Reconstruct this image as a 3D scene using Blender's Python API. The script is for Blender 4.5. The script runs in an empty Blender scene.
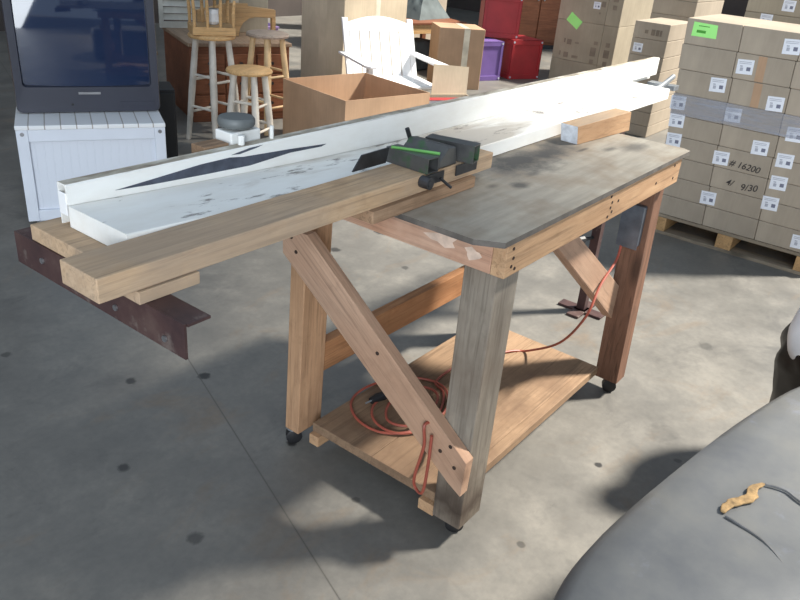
import bpy, bmesh, math, random
from mathutils import Vector, Matrix, noise
random.seed(7)
C = bpy.context.scene.collection
PI = math.pi

# ------------------------------------------------------------------ materials
def lin(c):
    f = lambda v: v/12.92 if v <= .04045 else ((v+.055)/1.055)**2.4
    return tuple(f(v/255) for v in c)+(1,)

class NT:
    def __init__(s, name, rough=.7, metal=0, spec=.5):
        s.m = bpy.data.materials.new(name); s.m.use_nodes = True
        s.t = s.m.node_tree; s.n = s.t.nodes; s.l = s.t.links
        s.b = s.n['Principled BSDF']
        s.b.inputs['Roughness'].default_value = rough
        s.b.inputs['Metallic'].default_value = metal
        s.b.inputs['Specular IOR Level'].default_value = spec
        s.co = s.n.new('ShaderNodeTexCoord').outputs['Object']
    def map(s, scale=(1,1,1), loc=(0,0,0), rot=(0,0,0), src=None):
        m = s.n.new('ShaderNodeMapping'); m.inputs['Scale'].default_value = scale
        m.inputs['Location'].default_value = loc; m.inputs['Rotation'].default_value = rot
        s.l.new(src or s.co, m.inputs['Vector']); return m.outputs[0]
    def noise(s, scale, detail=4, rough=.55, vec=None, dist=0):
        m = s.n.new('ShaderNodeTexNoise'); m.inputs['Scale'].default_value = scale
        m.inputs['Detail'].default_value = detail; m.inputs['Roughness'].default_value = rough
        m.inputs['Distortion'].default_value = dist
        s.l.new(vec or s.co, m.inputs['Vector']); return m.outputs['Fac']
    def voro(s, scale, vec=None):
        m = s.n.new('ShaderNodeTexVoronoi'); m.inputs['Scale'].default_value = scale
        s.l.new(vec or s.co, m.inputs['Vector']); return m.outputs['Distance']
    def ramp(s, fac, stops):
        r = s.n.new('ShaderNodeValToRGB'); e = r.color_ramp.elements
        while len(e) < len(stops): e.new(.5)
        for i, (p, c) in enumerate(stops):
            e[i].position = p; e[i].color = c if len(c) == 4 else lin(c)
        s.l.new(fac, r.inputs[0]); return r.outputs[0]
    def mix(s, fac, a, b, mode='MIX'):
        m = s.n.new('ShaderNodeMix'); m.data_type = 'RGBA'; m.blend_type = mode
        for v, i in ((fac, 0), (a, 6), (b, 7)):
            if hasattr(v, 'is_linked'): s.l.new(v, m.inputs[i])
            else: m.inputs[i].default_value = v if (i == 0 or len(v) == 4) else lin(v)
        return m.outputs[2]
    def math(s, op, a, b=0, c=0):
        m = s.n.new('ShaderNodeMath'); m.operation = op
        for v, i in ((a, 0), (b, 1), (c, 2)):
            if hasattr(v, 'is_linked'): s.l.new(v, m.inputs[i])
            else: m.inputs[i].default_value = v
        return m.outputs[0]
    def sep(s, src=None):
        m = s.n.new('ShaderNodeSeparateXYZ'); s.l.new(src or s.co, m.inputs[0]); return m.outputs
    def col(s, c):
        if hasattr(c, 'is_linked'): s.l.new(c, s.b.inputs['Base Color'])
        else: s.b.inputs['Base Color'].default_value = lin(c)
    def bump(s, h, strength=.3, dist=.005):
        m = s.n.new('ShaderNodeBump'); m.inputs['Strength'].default_value = strength
        m.inputs['Distance'].default_value = dist
        s.l.new(h, m.inputs['Height']); s.l.new(m.outputs[0], s.b.inputs['Normal'])

BW = lambda v: (v, v, v, 1)

def plain(name, c, rough=.6, metal=0, var=.12, scale=6, spec=.5):
    t = NT(name, rough, metal, spec)
    n = t.noise(scale, 5)
    d = tuple(max(0, v*(1-var)) for v in c); l = tuple(min(255, v*(1+var)) for v in c)
    t.col(t.ramp(n, [(.3, d), (.7, l)])); return t.m

def wood(name, c1, c2, axis='x', rough=.75, fine=40, knots=True, stain=None, stain_amt=.5, turn=(0, 0, 0)):
    t = NT(name, rough, 0, .3)
    t.co = t.map((1, 1, 1), (0, 0, 0), turn)
    sc = {'x': (1.2, 9, 9), 'y': (9, 1.2, 9), 'z': (9, 9, 1.2)}[axis]
    v = t.map(sc)
    g = t.noise(fine/9, 6, .65, v, 1.2)
    big = t.noise(1.3, 3, .5, v, .4)
    c = t.ramp(g, [(.25, c1), (.5, tuple((a+b)/2 for a, b in zip(c1, c2))), (.75, c2)])
    c = t.mix(t.ramp(big, [(.35, BW(0)), (.7, BW(.45))]), c, tuple(v*.72 for v in c1))
    st = t.noise(3.2, 5, .7, t.map({'x': (.9, 26, 26), 'y': (26, .9, 26), 'z': (26, 26, .9)}[axis], (2, 5, 1)), .7)
    c = t.mix(t.ramp(st, [(.50, BW(0)), (.66, BW(.55))]), c, tuple(v*.62 for v in c1))
    dirt = t.noise(7, 6, .7, t.map((1, 1, 1), (9, 4, 2)))
    c = t.mix(t.ramp(dirt, [(.54, BW(0)), (.72, BW(.4))]), c, tuple(v*.66 for v in c1))
    if knots:
        k = t.voro(.9, t.map({'x': (1.6, 5, 5), 'y': (5, 1.6, 5), 'z': (5, 5, 1.6)}[axis], (.3, .1, .2)))
        c = t.mix(t.ramp(k, [(.05, BW(.75)), (.13, BW(0))]), c, tuple(v*.5 for v in c1))
    if stain:
        s = t.noise(2.6, 5, .6, t.map((1, 1, 1), (3, 1, 7)))
        c = t.mix(t.ramp(s, [(.42, BW(0)), (.62, BW(stain_amt))]), c, stain)
    t.col(c); t.bump(g, .25, .003); return t.m

def cardboard(name, c, var=.07):
    t = NT(name, .85, 0, .2)
    n = t.noise(2.5, 4); f = t.noise(60, 2, .5, t.map((1, 1, .08)))
    a = tuple(v*(1-var) for v in c); b = tuple(min(255, v*(1+var)) for v in c)
    k = t.ramp(n, [(.3, a), (.7, b)])
    k = t.mix(t.ramp(f, [(.4, BW(.12)), (.6, BW(0))]), k, tuple(v*.8 for v in c))
    t.col(k); return t.m

M = {}
M['card'] = cardboard('cardboard_brown', (170, 157, 140))
M['card_warm'] = cardboard('cardboard_warm', (180, 148, 120))
M['card_pale'] = cardboard('cardboard_pale', (194, 178, 154))
M['card_grey'] = cardboard('cardboard_greyish', (168, 156, 136))
M['tape'] = plain('packing_tape', (206, 196, 176), .35)
M['gap'] = plain('printed_ink', (134, 120, 104), .8)
M['wood_new'] = wood('wood_orange_pine', (184, 144, 108), (212, 176, 138), 'x', stain=(150, 116, 86), stain_amt=.35)
M['wood_new_y'] = wood('wood_pine_cross', (176, 128, 102), (206, 164, 136), 'y', stain=(220, 190, 168), stain_amt=.5)
M['wood_leg'] = wood('wood_leg_pine', (176, 136, 102), (202, 162, 126), 'z', stain=(140, 106, 82), stain_amt=.3)
M['wood_red'] = wood('wood_leg_reddish', (112, 80, 62), (136, 100, 80), 'z', stain=(88, 62, 50), stain_amt=.35)
M['wood_grey'] = wood('wood_weathered_grey', (126, 116, 104), (156, 146, 132), 'z', stain=(98, 82, 68), stain_amt=.55, knots=False)
def mk_near_leg():
    m = wood('wood_weathered_near_leg', (126, 116, 104), (156, 146, 132), 'z', stain=(98, 82, 68), stain_amt=.55, knots=False)
    nt = m.node_tree; b = nt.nodes['Principled BSDF']; src = b.inputs['Base Color'].links[0].from_socket
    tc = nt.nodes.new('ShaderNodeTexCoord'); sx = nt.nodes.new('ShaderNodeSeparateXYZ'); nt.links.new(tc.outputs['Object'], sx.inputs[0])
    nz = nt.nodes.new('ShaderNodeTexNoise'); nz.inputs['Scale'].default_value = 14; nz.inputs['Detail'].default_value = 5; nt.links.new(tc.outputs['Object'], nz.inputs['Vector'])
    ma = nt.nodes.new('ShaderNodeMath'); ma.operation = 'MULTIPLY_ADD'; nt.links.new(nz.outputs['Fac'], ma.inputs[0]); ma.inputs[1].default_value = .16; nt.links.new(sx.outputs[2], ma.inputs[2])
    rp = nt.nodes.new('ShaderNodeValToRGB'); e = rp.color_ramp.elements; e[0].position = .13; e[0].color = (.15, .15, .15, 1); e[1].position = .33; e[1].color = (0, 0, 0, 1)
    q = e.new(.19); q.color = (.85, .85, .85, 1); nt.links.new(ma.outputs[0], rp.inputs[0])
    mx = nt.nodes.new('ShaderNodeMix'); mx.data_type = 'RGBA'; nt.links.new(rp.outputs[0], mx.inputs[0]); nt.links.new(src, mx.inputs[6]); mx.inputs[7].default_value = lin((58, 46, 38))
    nt.links.new(mx.outputs[2], b.inputs['Base Color']); return m
M['near_leg'] = mk_near_leg()
M['wood_plank'] = wood('wood_plank_weathered', (186, 152, 116), (222, 190, 154), 'x', stain=(158, 142, 126), stain_amt=.6)
M['wood_block'] = wood('wood_block_brown', (146, 116, 90), (174, 144, 116), 'x', stain=(112, 86, 64), stain_amt=.4)
M['wood_brace'] = wood('wood_brace_pinkish', (176, 142, 118), (200, 166, 140), 'y', stain=(160, 122, 96), stain_amt=.4, turn=(-math.radians(37.5), 0, 0))
M['wood_brace_side'] = wood('wood_brace_side', (176, 142, 118), (200, 166, 140), 'x', stain=(160, 122, 96), stain_amt=.4, turn=(0, -math.radians(35.5), 0))
M['wood_str'] = wood('wood_stretcher_orange', (164, 114, 76), (188, 140, 100), 'x', stain=(128, 88, 58), stain_amt=.4)
M['ply_shelf'] = wood('plywood_shelf', (146, 118, 92), (170, 142, 114), 'x', stain=(98, 76, 60), stain_amt=.6, knots=False)
M['pallet'] = wood('pallet_wood_grey', (150, 136, 116), (178, 162, 140), 'y', stain=(110, 98, 84))
M['stool_seat'] = wood('stool_seat_wood', (214, 168, 112), (232, 192, 140), 'x', .5, knots=False)
M['stool_leg'] = plain('stool_leg_whitewash', (206, 198, 186), .55)
M['stool_leg_tan'] = plain('stool_leg_tan', (212, 180, 136), .55)
M['stool_seat_grey'] = wood('stool_seat_greywash', (168, 148, 132), (190, 172, 156), 'x', .6, knots=False)
M['dresser'] = wood('dresser_brown', (128, 80, 56), (152, 98, 70), 'x', .5, knots=False)
M['dresser_top'] = wood('dresser_top_brown', (158, 130, 106), (176, 150, 124), 'y', .5, knots=False)
M['tan_wood'] = wood('tan_furniture_wood', (190, 148, 100), (212, 172, 124), 'x', .55, knots=False)
M['white'] = plain('white_paint', (236, 236, 236), .45, var=.02)
M['white_cool'] = plain('white_cabinet_paint', (222, 226, 234), .5, var=.015)
M['white_worn'] = plain('white_worn_enamel', (226, 226, 222), .5, var=.05)
M['black'] = plain('black_rubber', (26, 26, 28), .5)
M['steel_dark'] = plain('dark_steel', (62, 62, 64), .42, .6, .25, 14)
M['tv_plastic'] = plain('tv_dark_plastic', (48, 50, 62), .42, var=.05)
M['speaker'] = plain('black_cabinet', (22, 22, 26), .5)
M['knob_grey'] = plain('grey_knob', (92, 96, 96), .5)
M['box_steel'] = plain('outlet_box_steel', (96, 104, 114), .4, .6, .12, 20)
M['rub'] = plain('rubbed_paint', (206, 182, 164), .8, var=.1, scale=30)
M['galv'] = plain('galvanised_steel', (176, 180, 184), .35, .75, .1, 20)
M['red'] = plain('red_crate_plastic', (160, 42, 48), .45, var=.06)
M['purple'] = plain('purple_crate_plastic', (112, 88, 150), .5, var=.06)
M['purple_pale'] = plain('purple_frame', (176, 146, 196), .5)
M['orange_cord'] = plain('orange_cord', (150, 74, 58), .5, var=.08)
M['green_dark'] = plain('dark_green_cushion', (44, 58, 56), .8)
M['lime'] = plain('fluorescent_green', (170, 255, 140), .6, var=.04)
M['yellow_ink'] = plain('green_sticker_ink', (70, 150, 50), .6)
M['slate'] = plain('slate_cloth', (92, 100, 100), .85)
M['navy'] = plain('navy_cover', (44, 46, 78), .5)
M['grey_frame'] = plain('grey_louvre_paint', (190, 188, 178), .55)
M['bag_black'] = plain('black_plastic_bag', (9, 10, 13), .45, spec=.3)
M['bag_white'] = plain('white_plastic', (232, 234, 238), .5)
M['tuft'] = plain('foam_yellow', (140, 114, 78), .9, var=.25, scale=60)
M['ink'] = plain('marker_ink', (62, 56, 54), .7)
M['label_grey'] = plain('label_print_grey', (176, 178, 188), .7)
M['label_dark'] = plain('label_print_dark', (110, 112, 128), .7)
M['label'] = plain('label_paper', (232, 234, 240), .55, var=.02)
M['bolt'] = plain('bolt_head', (150, 150, 152), .35, .8)
M['nail'] = plain('nail_hole', (52, 38, 30), .9)
M['pale_end'] = plain('painted_end_grain', (196, 200, 206), .6, var=.12, scale=40)
M['scrape'] = plain('bare_steel', (84, 88, 100), .45, .4, .15, 30)
M['blue_edge'] = plain('blue_grey_paint', (158, 168, 196), .5)
M['tile'] = None

def mk_angle():
    t = NT('rusty_angle_steel', .55, .35)
    n = t.noise(7, 6, .65); n2 = t.noise(26, 4)
    c = t.ramp(n, [(.3, (64, 48, 50)), (.5, (84, 62, 60)), (.7, (104, 84, 78))])
    c = t.mix(t.ramp(n2, [(.6, BW(0)), (.72, BW(.5))]), c, (138, 128, 120))
    t.col(c); t.bump(n2, .2, .002); return t.m
M['angle'] = mk_angle()

def mk_white_beam():
    t = NT('worn_white_enamel_steel', .5)
    x, y, z = t.sep()
    v = t.map((1.6, 6, 6)); n = t.noise(1.6, 7, .62, v, .6); n2 = t.noise(9, 5, .6, t.map((1, 3, 3)))
    c = t.mix(t.ramp(n2, [(.3, BW(.25)), (.6, BW(0))]), (238, 237, 232), (208, 200, 186))
    # brown grime worn into the working surface over the bench
    m = t.math('SUBTRACT', 1, t.math('MULTIPLY', t.math('ABSOLUTE', t.math('SUBTRACT', x, .55)), 1.15))
    m = t.math('MULTIPLY_ADD', m, .30, t.math('MULTIPLY', n, .9))
    m2 = t.math('MULTIPLY', t.ramp(m, [(.56, BW(0)), (.74, BW(.75))]), t.ramp(z, [(0, BW(0)), (1, BW(1))]))
    up = t.n.new('ShaderNodeNewGeometry'); nz = t.sep(up.outputs['Normal'])[2]
    upf = t.ramp(nz, [(.5, BW(0)), (.9, BW(1))])
    c = t.mix(t.math('MULTIPLY', m2, upf), c, (172, 158, 140))
    k = t.noise(5, 6, .7, t.map((1.2, 4, 4), (5, 2, 1)))
    chip = t.ramp(k, [(.575, BW(0)), (.64, BW(.8))])
    c = t.mix(t.math('MULTIPLY', chip, upf), c, (92, 78, 68))
    t.col(c); t.bump(n2, .15, .002); return t.m
M['beam'] = mk_white_beam()

def mk_fence_top():
    t = NT('fence_top_grime', .6)
    n = t.noise(9, 6, .65, t.map((1, 3, 3)))
    t.col(t.ramp(n, [(.32, (120, 106, 92)), (.5, (176, 166, 148)), (.66, (222, 216, 204))])); return t.m
M['fence_top'] = mk_fence_top()

def mk_tabletop():
    t = NT('bench_top_worn_ply', .62, 0, .4)
    g = t.noise(4, 6, .65, t.map((1.2, 9, 9)), )
    big = t.noise(4, 5, .6)
    c = t.ramp(g, [(.25, (128, 122, 112)), (.5, (146, 140, 129)), (.75, (160, 154, 142))])
    c = t.mix(t.ramp(big, [(.45, BW(0)), (.60, BW(.6))]), c, (118, 102, 84))
    # dark blots at fixed places on the top
    wob = t.noise(16, 6, .7)
    for (sx, sy, rx, ry, a) in ((.62, .31, .24, .13, .95), (.80, .30, .20, .07, .9), (.92, .35, .12, .05, .8), (.43, .19, .05, .03, .8), (1.12, .15, .1, .05, .65),
                                (1.02, .19, .07, .02, .7), (.93, .245, .05, .012, .85), (.36, .235, .035, .02, .5), (.55, .22, .06, .02, .5)):
        m = t.map((1/rx, 1/ry, 0), (-sx/rx, -sy/ry, 0))
        d = t.n.new('ShaderNodeVectorMath'); d.operation = 'LENGTH'; t.l.new(m, d.inputs[0])
        e = t.math('MULTIPLY_ADD', wob, 1.5, d.outputs['Value'])
        c = t.mix(t.ramp(t.math('MULTIPLY', e, .5), [(.5, BW(a)), (.86, BW(0))]), c, (62, 60, 58))
    t.col(c); t.bump(g, .15, .002); return t.m
M['top'] = mk_tabletop()
M['ply_edge'] = plain('ply_dark_edge', (92, 86, 80), .7, var=.2, scale=20)

def mk_floor():
    t = NT('concrete_floor', .55, 0, .45)
    a = t.noise(.9, 7, .65); b = t.noise(4, 8, .7); f = t.noise(40, 3, .6)
    c = t.ramp(a, [(.3, (102, 100, 95)), (.5, (116, 113, 107)), (.72, (130, 126, 118))])
    c = t.mix(t.ramp(b, [(.3, BW(.5)), (.55, BW(0))]), c, (80, 79, 77))
    c = t.mix(t.ramp(b, [(.54, BW(0)), (.72, BW(.5))]), c, (142, 137, 128))
    q = t.noise(1.7, 8, .72, t.map((1, 1.6, 1), (7, 2, 0)), .8)
    c = t.mix(t.ramp(q, [(.56, BW(0)), (.70, BW(.45))]), c, (124, 104, 82))
    c = t.mix(t.ramp(q, [(.30, BW(.5)), (.44, BW(0))]), c, (74, 73, 72))
    c = t.mix(t.ramp(f, [(.3, BW(.2)), (.6, BW(0))]), c, (78, 76, 74))
    w = t.noise(34, 5, .65)
    # dried gum and oil spots lying on the slab
    for (sx, sy, r, k) in FLOOR_SPOTS:
        r *= .72
        m = t.map((1/r, 1/r, 0), (-sx/r, -sy/r, 0))
        d = t.n.new('ShaderNodeVectorMath'); d.operation = 'LENGTH'; t.l.new(m, d.inputs[0])
        e = t.math('MULTIPLY_ADD', w, 1.3, d.outputs['Value'])
        c = t.mix(t.ramp(t.math('MULTIPLY', e, .4), [(.52, BW(k)), (.70, BW(0))]), c, (40, 39, 39))
    # sawn control joint
    p0 = Vector((.303, 1.635)); dr = (Vector((-.255, .169))-p0).normalized(); nn = Vector((-dr.y, dr.x))
    x, y, z = t.sep()
    dd = t.math('ABSOLUTE', t.math('SUBTRACT', t.math('MULTIPLY_ADD', x, nn.x, t.math('MULTIPLY', y, nn.y)), p0.dot(nn)))
    c = t.mix(t.ramp(t.math('MULTIPLY', dd, 60), [(.10, BW(.6)), (.32, BW(0))]), c, (94, 90, 84))
    c = t.mix(t.ramp(t.math('MULTIPLY', dd, 60), [(.03, BW(.55)), (.12, BW(0))]), c, (60, 58, 56))
    t.col(c); t.bump(f, .08, .002)
    t.l.new(t.ramp(b, [(.3, BW(.42)), (.7, BW(.62))]), t.b.inputs['Roughness'])
    return t.m
FLOOR_SPOTS = [(.18, 1.26, .035, .9), (1.75, 2.15, .06, .7), (1.85, 1.75, .075, .95), (1.45, 1.75, .045, .8), (1.55, 1.35, .03, .6), (-.03, 1.42, .03, .8),
    (-.33, 1.02, .03, .8), (.12, .73, .025, .9), (-.37, .62, .035, .6), (.06, .39, .02, .5), (.76, -.10, .02, .95), (.36, -.27, .03, .5),
    (.02, -.33, .04, .95), (-.02, -.36, .03, .9), (.98, -.30, .02, .5), (1.1, -.2, .09, .3), (.25, -.09, .02, .6), (1.9, -.1, .05, .4), (-.25, 1.9, .03, .6), (.55, 2.3, .05, .5)]
M['floor'] = mk_floor()

def mk_vinyl():
    t = NT('faded_grey_vinyl', .5, 0, .45)
    a = t.noise(3.2, 6, .65); b = t.noise(12, 5, .6); s = t.noise(5, 6, .7, t.map((1, 1, 1), (4, 3, 0)))
    c = t.ramp(a, [(.3, (86, 88, 91)), (.5, (101, 102, 102)), (.7, (112, 111, 107))])
    c = t.mix(t.ramp(b, [(.3, BW(.3)), (.55, BW(0))]), c, (76, 79, 86))
    c = t.mix(t.ramp(s, [(.58, BW(0)), (.72, BW(.55))]), c, (128, 133, 150))
    t.col(c); t.bump(b, .25, .004); return t.m
M['vinyl'] = mk_vinyl()
M['vinyl_seam'] = plain('dark_seam', (92, 92, 92), .7, var=.2, scale=30)

def mk_wall():
    t = NT('painted_block_wall', .85)
    n = t.noise(1.2, 5); t.col(t.ramp(n, [(.3, (60, 54, 52)), (.7, (80, 72, 68))])); return t.m
M['wall'] = mk_wall()

def mk_glass_crt():
    t = NT('crt_glass', .04, 0, .9)
    n = t.noise(1.5, 3); t.col(t.ramp(n, [(.3, (30, 42, 68)), (.7, (38, 52, 80))])); return t.m
M['crt'] = mk_glass_crt()

def mk_wrap():
    t = NT('stretch_wrap_film', .22, 0, .6)
    n = t.noise(6, 5, .6, t.map((1, .6, 9)))
    t.col((188, 192, 204)); t.l.new(t.ramp(n, [(.35, BW(.12)), (.7, BW(.42))]), t.b.inputs['Alpha'])
    t.bump(n, .4, .004); return t.m
M['wrap'] = mk_wrap()

def mk_clamp():
    t = NT('green_black_steel', .4, .45)
    n = t.noise(9, 5, .6); n2 = t.noise(22, 4)
    c = t.ramp(n, [(.3, (66, 66, 68)), (.62, (92, 92, 90))])
    c = t.mix(t.ramp(n2, [(.55, BW(0)), (.68, BW(.8))]), c, (62, 98, 62))
    t.col(c); return t.m
M['clamp'] = mk_clamp()
M['green_strip'] = plain('green_paint', (92, 150, 76), .45)

def mk_tile():
    t = NT('white_tile_grout', .3)
    x, y, z = t.sep()
    fx = t.math('ABSOLUTE', t.math('SUBTRACT', t.math('FRACT', t.math('MULTIPLY', x, 1/.075)), .5))
    c = t.mix(t.ramp(fx, [(.455, BW(0)), (.475, BW(1))]), (236, 236, 236), (170, 160, 150))
    t.col(c); return t.m
M['tile'] = mk_tile()
def mk_ribs():
    t = NT('white_beadboard', .5)
    x, y, z = t.sep()
    fx = t.math('ABSOLUTE', t.math('SUBTRACT', t.math('FRACT', t.math('MULTIPLY', x, 1/.04)), .5))
    h = t.ramp(fx, [(.43, BW(1)), (.49, BW(0))])
    t.col((222, 226, 234)); t.bump(h, .35, .003); return t.m
M['bead'] = mk_ribs()

# ------------------------------------------------------------------ mesh helpers
def BM(): return bmesh.new()
def box(bm, x0, x1, y0, y1, z0, z1, mat=None):
    vs = [bm.verts.new((x, y, z)) for z in (z0, z1) for y in (y0, y1) for x in (x0, x1)]
    for f in ((0, 2, 3, 1), (4, 5, 7, 6), (0, 1, 5, 4), (2, 6, 7, 3), (0, 4, 6, 2), (1, 3, 7, 5)):
        bm.faces.new([vs[i] for i in f])
    return vs
def hexa(bm, lo, hi):
    """lo, hi: four (x, y, z) each, counter-clockwise from above."""
    a = [bm.verts.new(p) for p in lo]; b = [bm.verts.new(p) for p in hi]
    bm.faces.new(a[::-1]); bm.faces.new(b)
    for i in range(4): bm.faces.new((a[i], a[(i+1) % 4], b[(i+1) % 4], b[i]))
def prism(bm, pts, fn):
    """pts 2-D outline; fn(u, v, side) -> xyz for side 0/1."""
    a = [bm.verts.new(fn(u, v, 0)) for u, v in pts]; b = [bm.verts.new(fn(u, v, 1)) for u, v in pts]
    bm.faces.new(a[::-1]); bm.faces.new(b); n = len(pts)
    for i in range(n): bm.faces.new((a[i], a[(i+1) % n], b[(i+1) % n], b[i]))
def frame_of(d):
    d = d.normalized(); up = Vector((0, 0, 1)) if abs(d.z) < .95 else Vector((1, 0, 0))
    a = d.cross(up).normalized(); return a, a.cross(d).normalized()
def tube(bm, pts, r, seg=8, cap=True):
    pts = [Vector(p) for p in pts]; rr = r if isinstance(r, (list, tuple)) else [r]*len(pts)
    rings = []; a = None
    for i, p in enumerate(pts):
        d = (pts[min(i+1, len(pts)-1)]-pts[max(i-1, 0)])
        if a is None: a, b = frame_of(d)
        else:
            d.normalize(); a = (a-d*a.dot(d)).normalized(); b = a.cross(d).normalized()
        rings.append([bm.verts.new(p+(a*math.cos(t)+b*math.sin(t))*rr[i]) for t in [2*PI*k/seg for k in range(seg)]])
    for q, s in zip(rings, rings[1:]):
        for k in range(seg): bm.faces.new((q[k], q[(k+1) % seg], s[(k+1) % seg], s[k]))
    if cap: bm.faces.new(rings[0][::-1]); bm.faces.new(rings[-1])
def lathe(bm, prof, cx=0, cy=0, seg=24):
    rings = [[bm.verts.new((cx+r*math.cos(2*PI*k/seg), cy+r*math.sin(2*PI*k/seg), z)) for k in range(seg)] for r, z in prof]
    for q, s in zip(rings, rings[1:]):
        for k in range(seg): bm.faces.new((q[k], q[(k+1) % seg], s[(k+1) % seg], s[k]))
    bm.faces.new(rings[0][::-1]); bm.faces.new(rings[-1])
def spline(pts, n=6):
    P = [Vector(p) for p in pts]; out = []
    for i in range(len(P)-1):
        p0, p1, p2, p3 = P[max(i-1, 0)], P[i], P[i+1], P[min(i+2, len(P)-1)]
        for k in range(n):
            t = k/n
            out.append(.5*((2*p1)+(p2-p0)*t+(2*p0-5*p1+4*p2-p3)*t*t+(3*p1-p0-3*p2+p3)*t**3))
    out.append(P[-1]); return out

def obj(name, bm, m, parent=None, bev=0, smooth=False, world=True, loc=None, rot=0):
    bmesh.ops.recalc_face_normals(bm, faces=bm.faces)
    me = bpy.data.meshes.new(name); bm.to_mesh(me); bm.free()
    o = bpy.data.objects.new(name, me); C.objects.link(o)
    for mm in (m if isinstance(m, list) else [m]): me.materials.append(mm)
    if loc: o.location = loc
    if rot: o.rotation_euler = (0, 0, rot)
    if parent:
        o.parent = parent
        if world:
            p = parent; mw = Matrix.Identity(4)
            while p:
                mw = p.matrix_parent_inverse @ Matrix.LocRotScale(p.location, p.rotation_euler, None) if p.parent else Matrix.LocRotScale(p.location, p.rotation_euler, None)
                break
            o.matrix_parent_inverse = WM(parent).inverted()
    if bev:
        b = o.modifiers.new('bevel', 'BEVEL'); b.width = bev; b.segments = 2; b.limit_method = 'ANGLE'
    if smooth:
        for p in me.polygons: p.use_smooth = True
        me.set_sharp_from_angle(angle=math.radians(40))
    return o
def WM(o):
    m = Matrix.LocRotScale(o.location, o.rotation_euler, o.scale)
    return (WM(o.parent) @ o.matrix_parent_inverse @ m) if o.parent else m
def tag(o, label, cat=None, group=None, kind=None):
    if label: o['label'] = label
    if cat: o['category'] = cat
    if group: o['group'] = group
    if kind: o['kind'] = kind
    return o
def thing(name, label, cat, loc=(0, 0, 0), rz=0, group=None):
    o = bpy.data.objects.new(name, None); C.objects.link(o); o.empty_display_size = .1
    o.location = loc; o.rotation_euler = (0, 0, rz); return tag(o, label, cat, group)
def struct(name, bm, m):
    o = obj(name, bm, m); o['kind'] = 'structure'; return o
def Lobj(*a, **k): return obj(*a, world=False, **k)
def dup(root):
    def cp(o, par):
        c = o.copy(); C.objects.link(c); c.parent = par
        for ch in list(o.children): cp(ch, c)
        return c
    return cp(root, None)

# ------------------------------------------------------------------ the setting
bm = BM(); box(bm, -12, 18, -12, 16, -.2, 0); struct('floor', bm, M['floor'])
bm = BM(); box(bm, -10, 16, 9.0, 9.2, 0, 6); struct('wall_back', bm, M['wall'])
bm = BM(); box(bm, 13.0, 13.2, 1.5, 9, 0, 6); struct('wall_far', bm, M['wall'])
# unseen wall added square to the sun; its header shades the left floor
SUN = Vector((.78, -.625, 0)); SUN.normalize(); SID = Vector((-SUN.y, SUN.x, 0))
def sun_block_panel(name, s0, s1, z0, z1, u0=7.3):
    bm = BM()
    def P(u, s, z): return SUN*u+SID*s+Vector((0, 0, z))
    lo = [P(u0, s0, z0), P(u0+.25, s0, z0), P(u0+.25, s1, z0), P(u0, s1, z0)]
    hi = [P(u0, s0, z1), P(u0+.25, s0, z1), P(u0+.25, s1, z1), P(u0, s1, z1)]
    hexa(bm, lo, hi); return struct(name, bm, M['wall'])
SUN_CUTOFF_Z = 9.35  # underside of the added header, set by where the sunlight should end
sun_block_panel('sun_block_wall', -14, -4.5, 0, 16)
sun_block_panel('sun_block_header_1', -4.5, 11, SUN_CUTOFF_Z, 16)  # unseen header added to block the sun

# ------------------------------------------------------------------ workbench
T = .99
bench = thing('workbench', 'wooden workbench on casters with worn plywood top, angled braces and low shelf', 'workbench', (.63, .4, 0))
# plywood top with a broken near corner
bm = BM()
top_pts = [(.037, 0), (1.245, .0), (1.262, .03), (1.245, .78), (0, .78), (0, .062)]
prism(bm, top_pts, lambda u, v, s: (u, v, T-.014 if s == 0 else T))
tt = obj('tabletop', bm, [M['top'], M['ply_edge']], bench)
for p in tt.data.polygons:
    if abs(p.normal.z) < .5: p.material_index = 1
AZ0, AZ1 = .885, T-.0145
bm = BM(); box(bm, .073, 1.215, .0105, .0485, AZ0, AZ1); a = obj('apron', bm, M['wood_new'], bench, .002); tag(a, 'orange pine front apron rail with knots and nail holes')
bm = BM()
for x, z in [(.10, .955), (.10, .91), (.105, .93), (.118, .9), (.64, .96), (.65, .925), (.64, .90), (.665, .91), (.655, .94), (.70, .935), (1.15, .955), (1.16, .91), (1.0, .925)]:
    bm = BM(); tube(bm, [(x, .0090, z), (x, .0105, z)], .0045, 8); obj('nail', bm, M['nail'], a)
bm = BM(); box(bm, .073, .111, .0495, .732, AZ0, AZ1); a = obj('apron', bm, M['wood_new_y'], bench, .002); tag(a, 'scuffed pinkish end apron with pale rubbed patches')
for y0_, z0_, w_, h_ in ((.42, .905, .035, .05), (.19, .91, .05, .035), (.10, .90, .03, .03)):
    bm = BM(); pts_ = [(y0_+w_*(.8+.35*math.sin(3*k+y0_*40))*math.cos(k*PI/5), z0_+.02+h_*.6*(.8+.3*math.cos(2*k+y0_*30))*math.sin(k*PI/5)) for k in range(10)]
    prism(bm, pts_, lambda u, v, s_: (.0730-.0004*s_, u, v)); obj('rubbed_patch', bm, M['rub'], a)
bm = BM(); box(bm, 1.177, 1.215, .141, .651, AZ0, AZ1); obj('apron', bm, M['wood_new_y'], bench, .002)
bm = BM(); box(bm, .073, 1.215, .733, .771, AZ0, AZ1); obj('apron', bm, M['wood_new'], bench, .002)
def leg(x0, x1, y0, y1, m, dx=0, dy=0, label=None, z0=.062, z1=AZ1):
    bm = BM()
    hexa(bm, [(x0+dx, y0+dy, z0), (x1+dx, y0+dy, z0), (x1+dx, y1+dy, z0), (x0+dx, y1+dy, z0)], [(x0, y0, z1), (x1, y0, z1), (x1, y1, z1), (x0, y1, z1)])
    o = obj('leg', bm, m, bench, .003)
    if label: tag(o, label)
    return o
leg(.1125, .225, .049, .143, M['near_leg'], label='weathered grey near leg')
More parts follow.
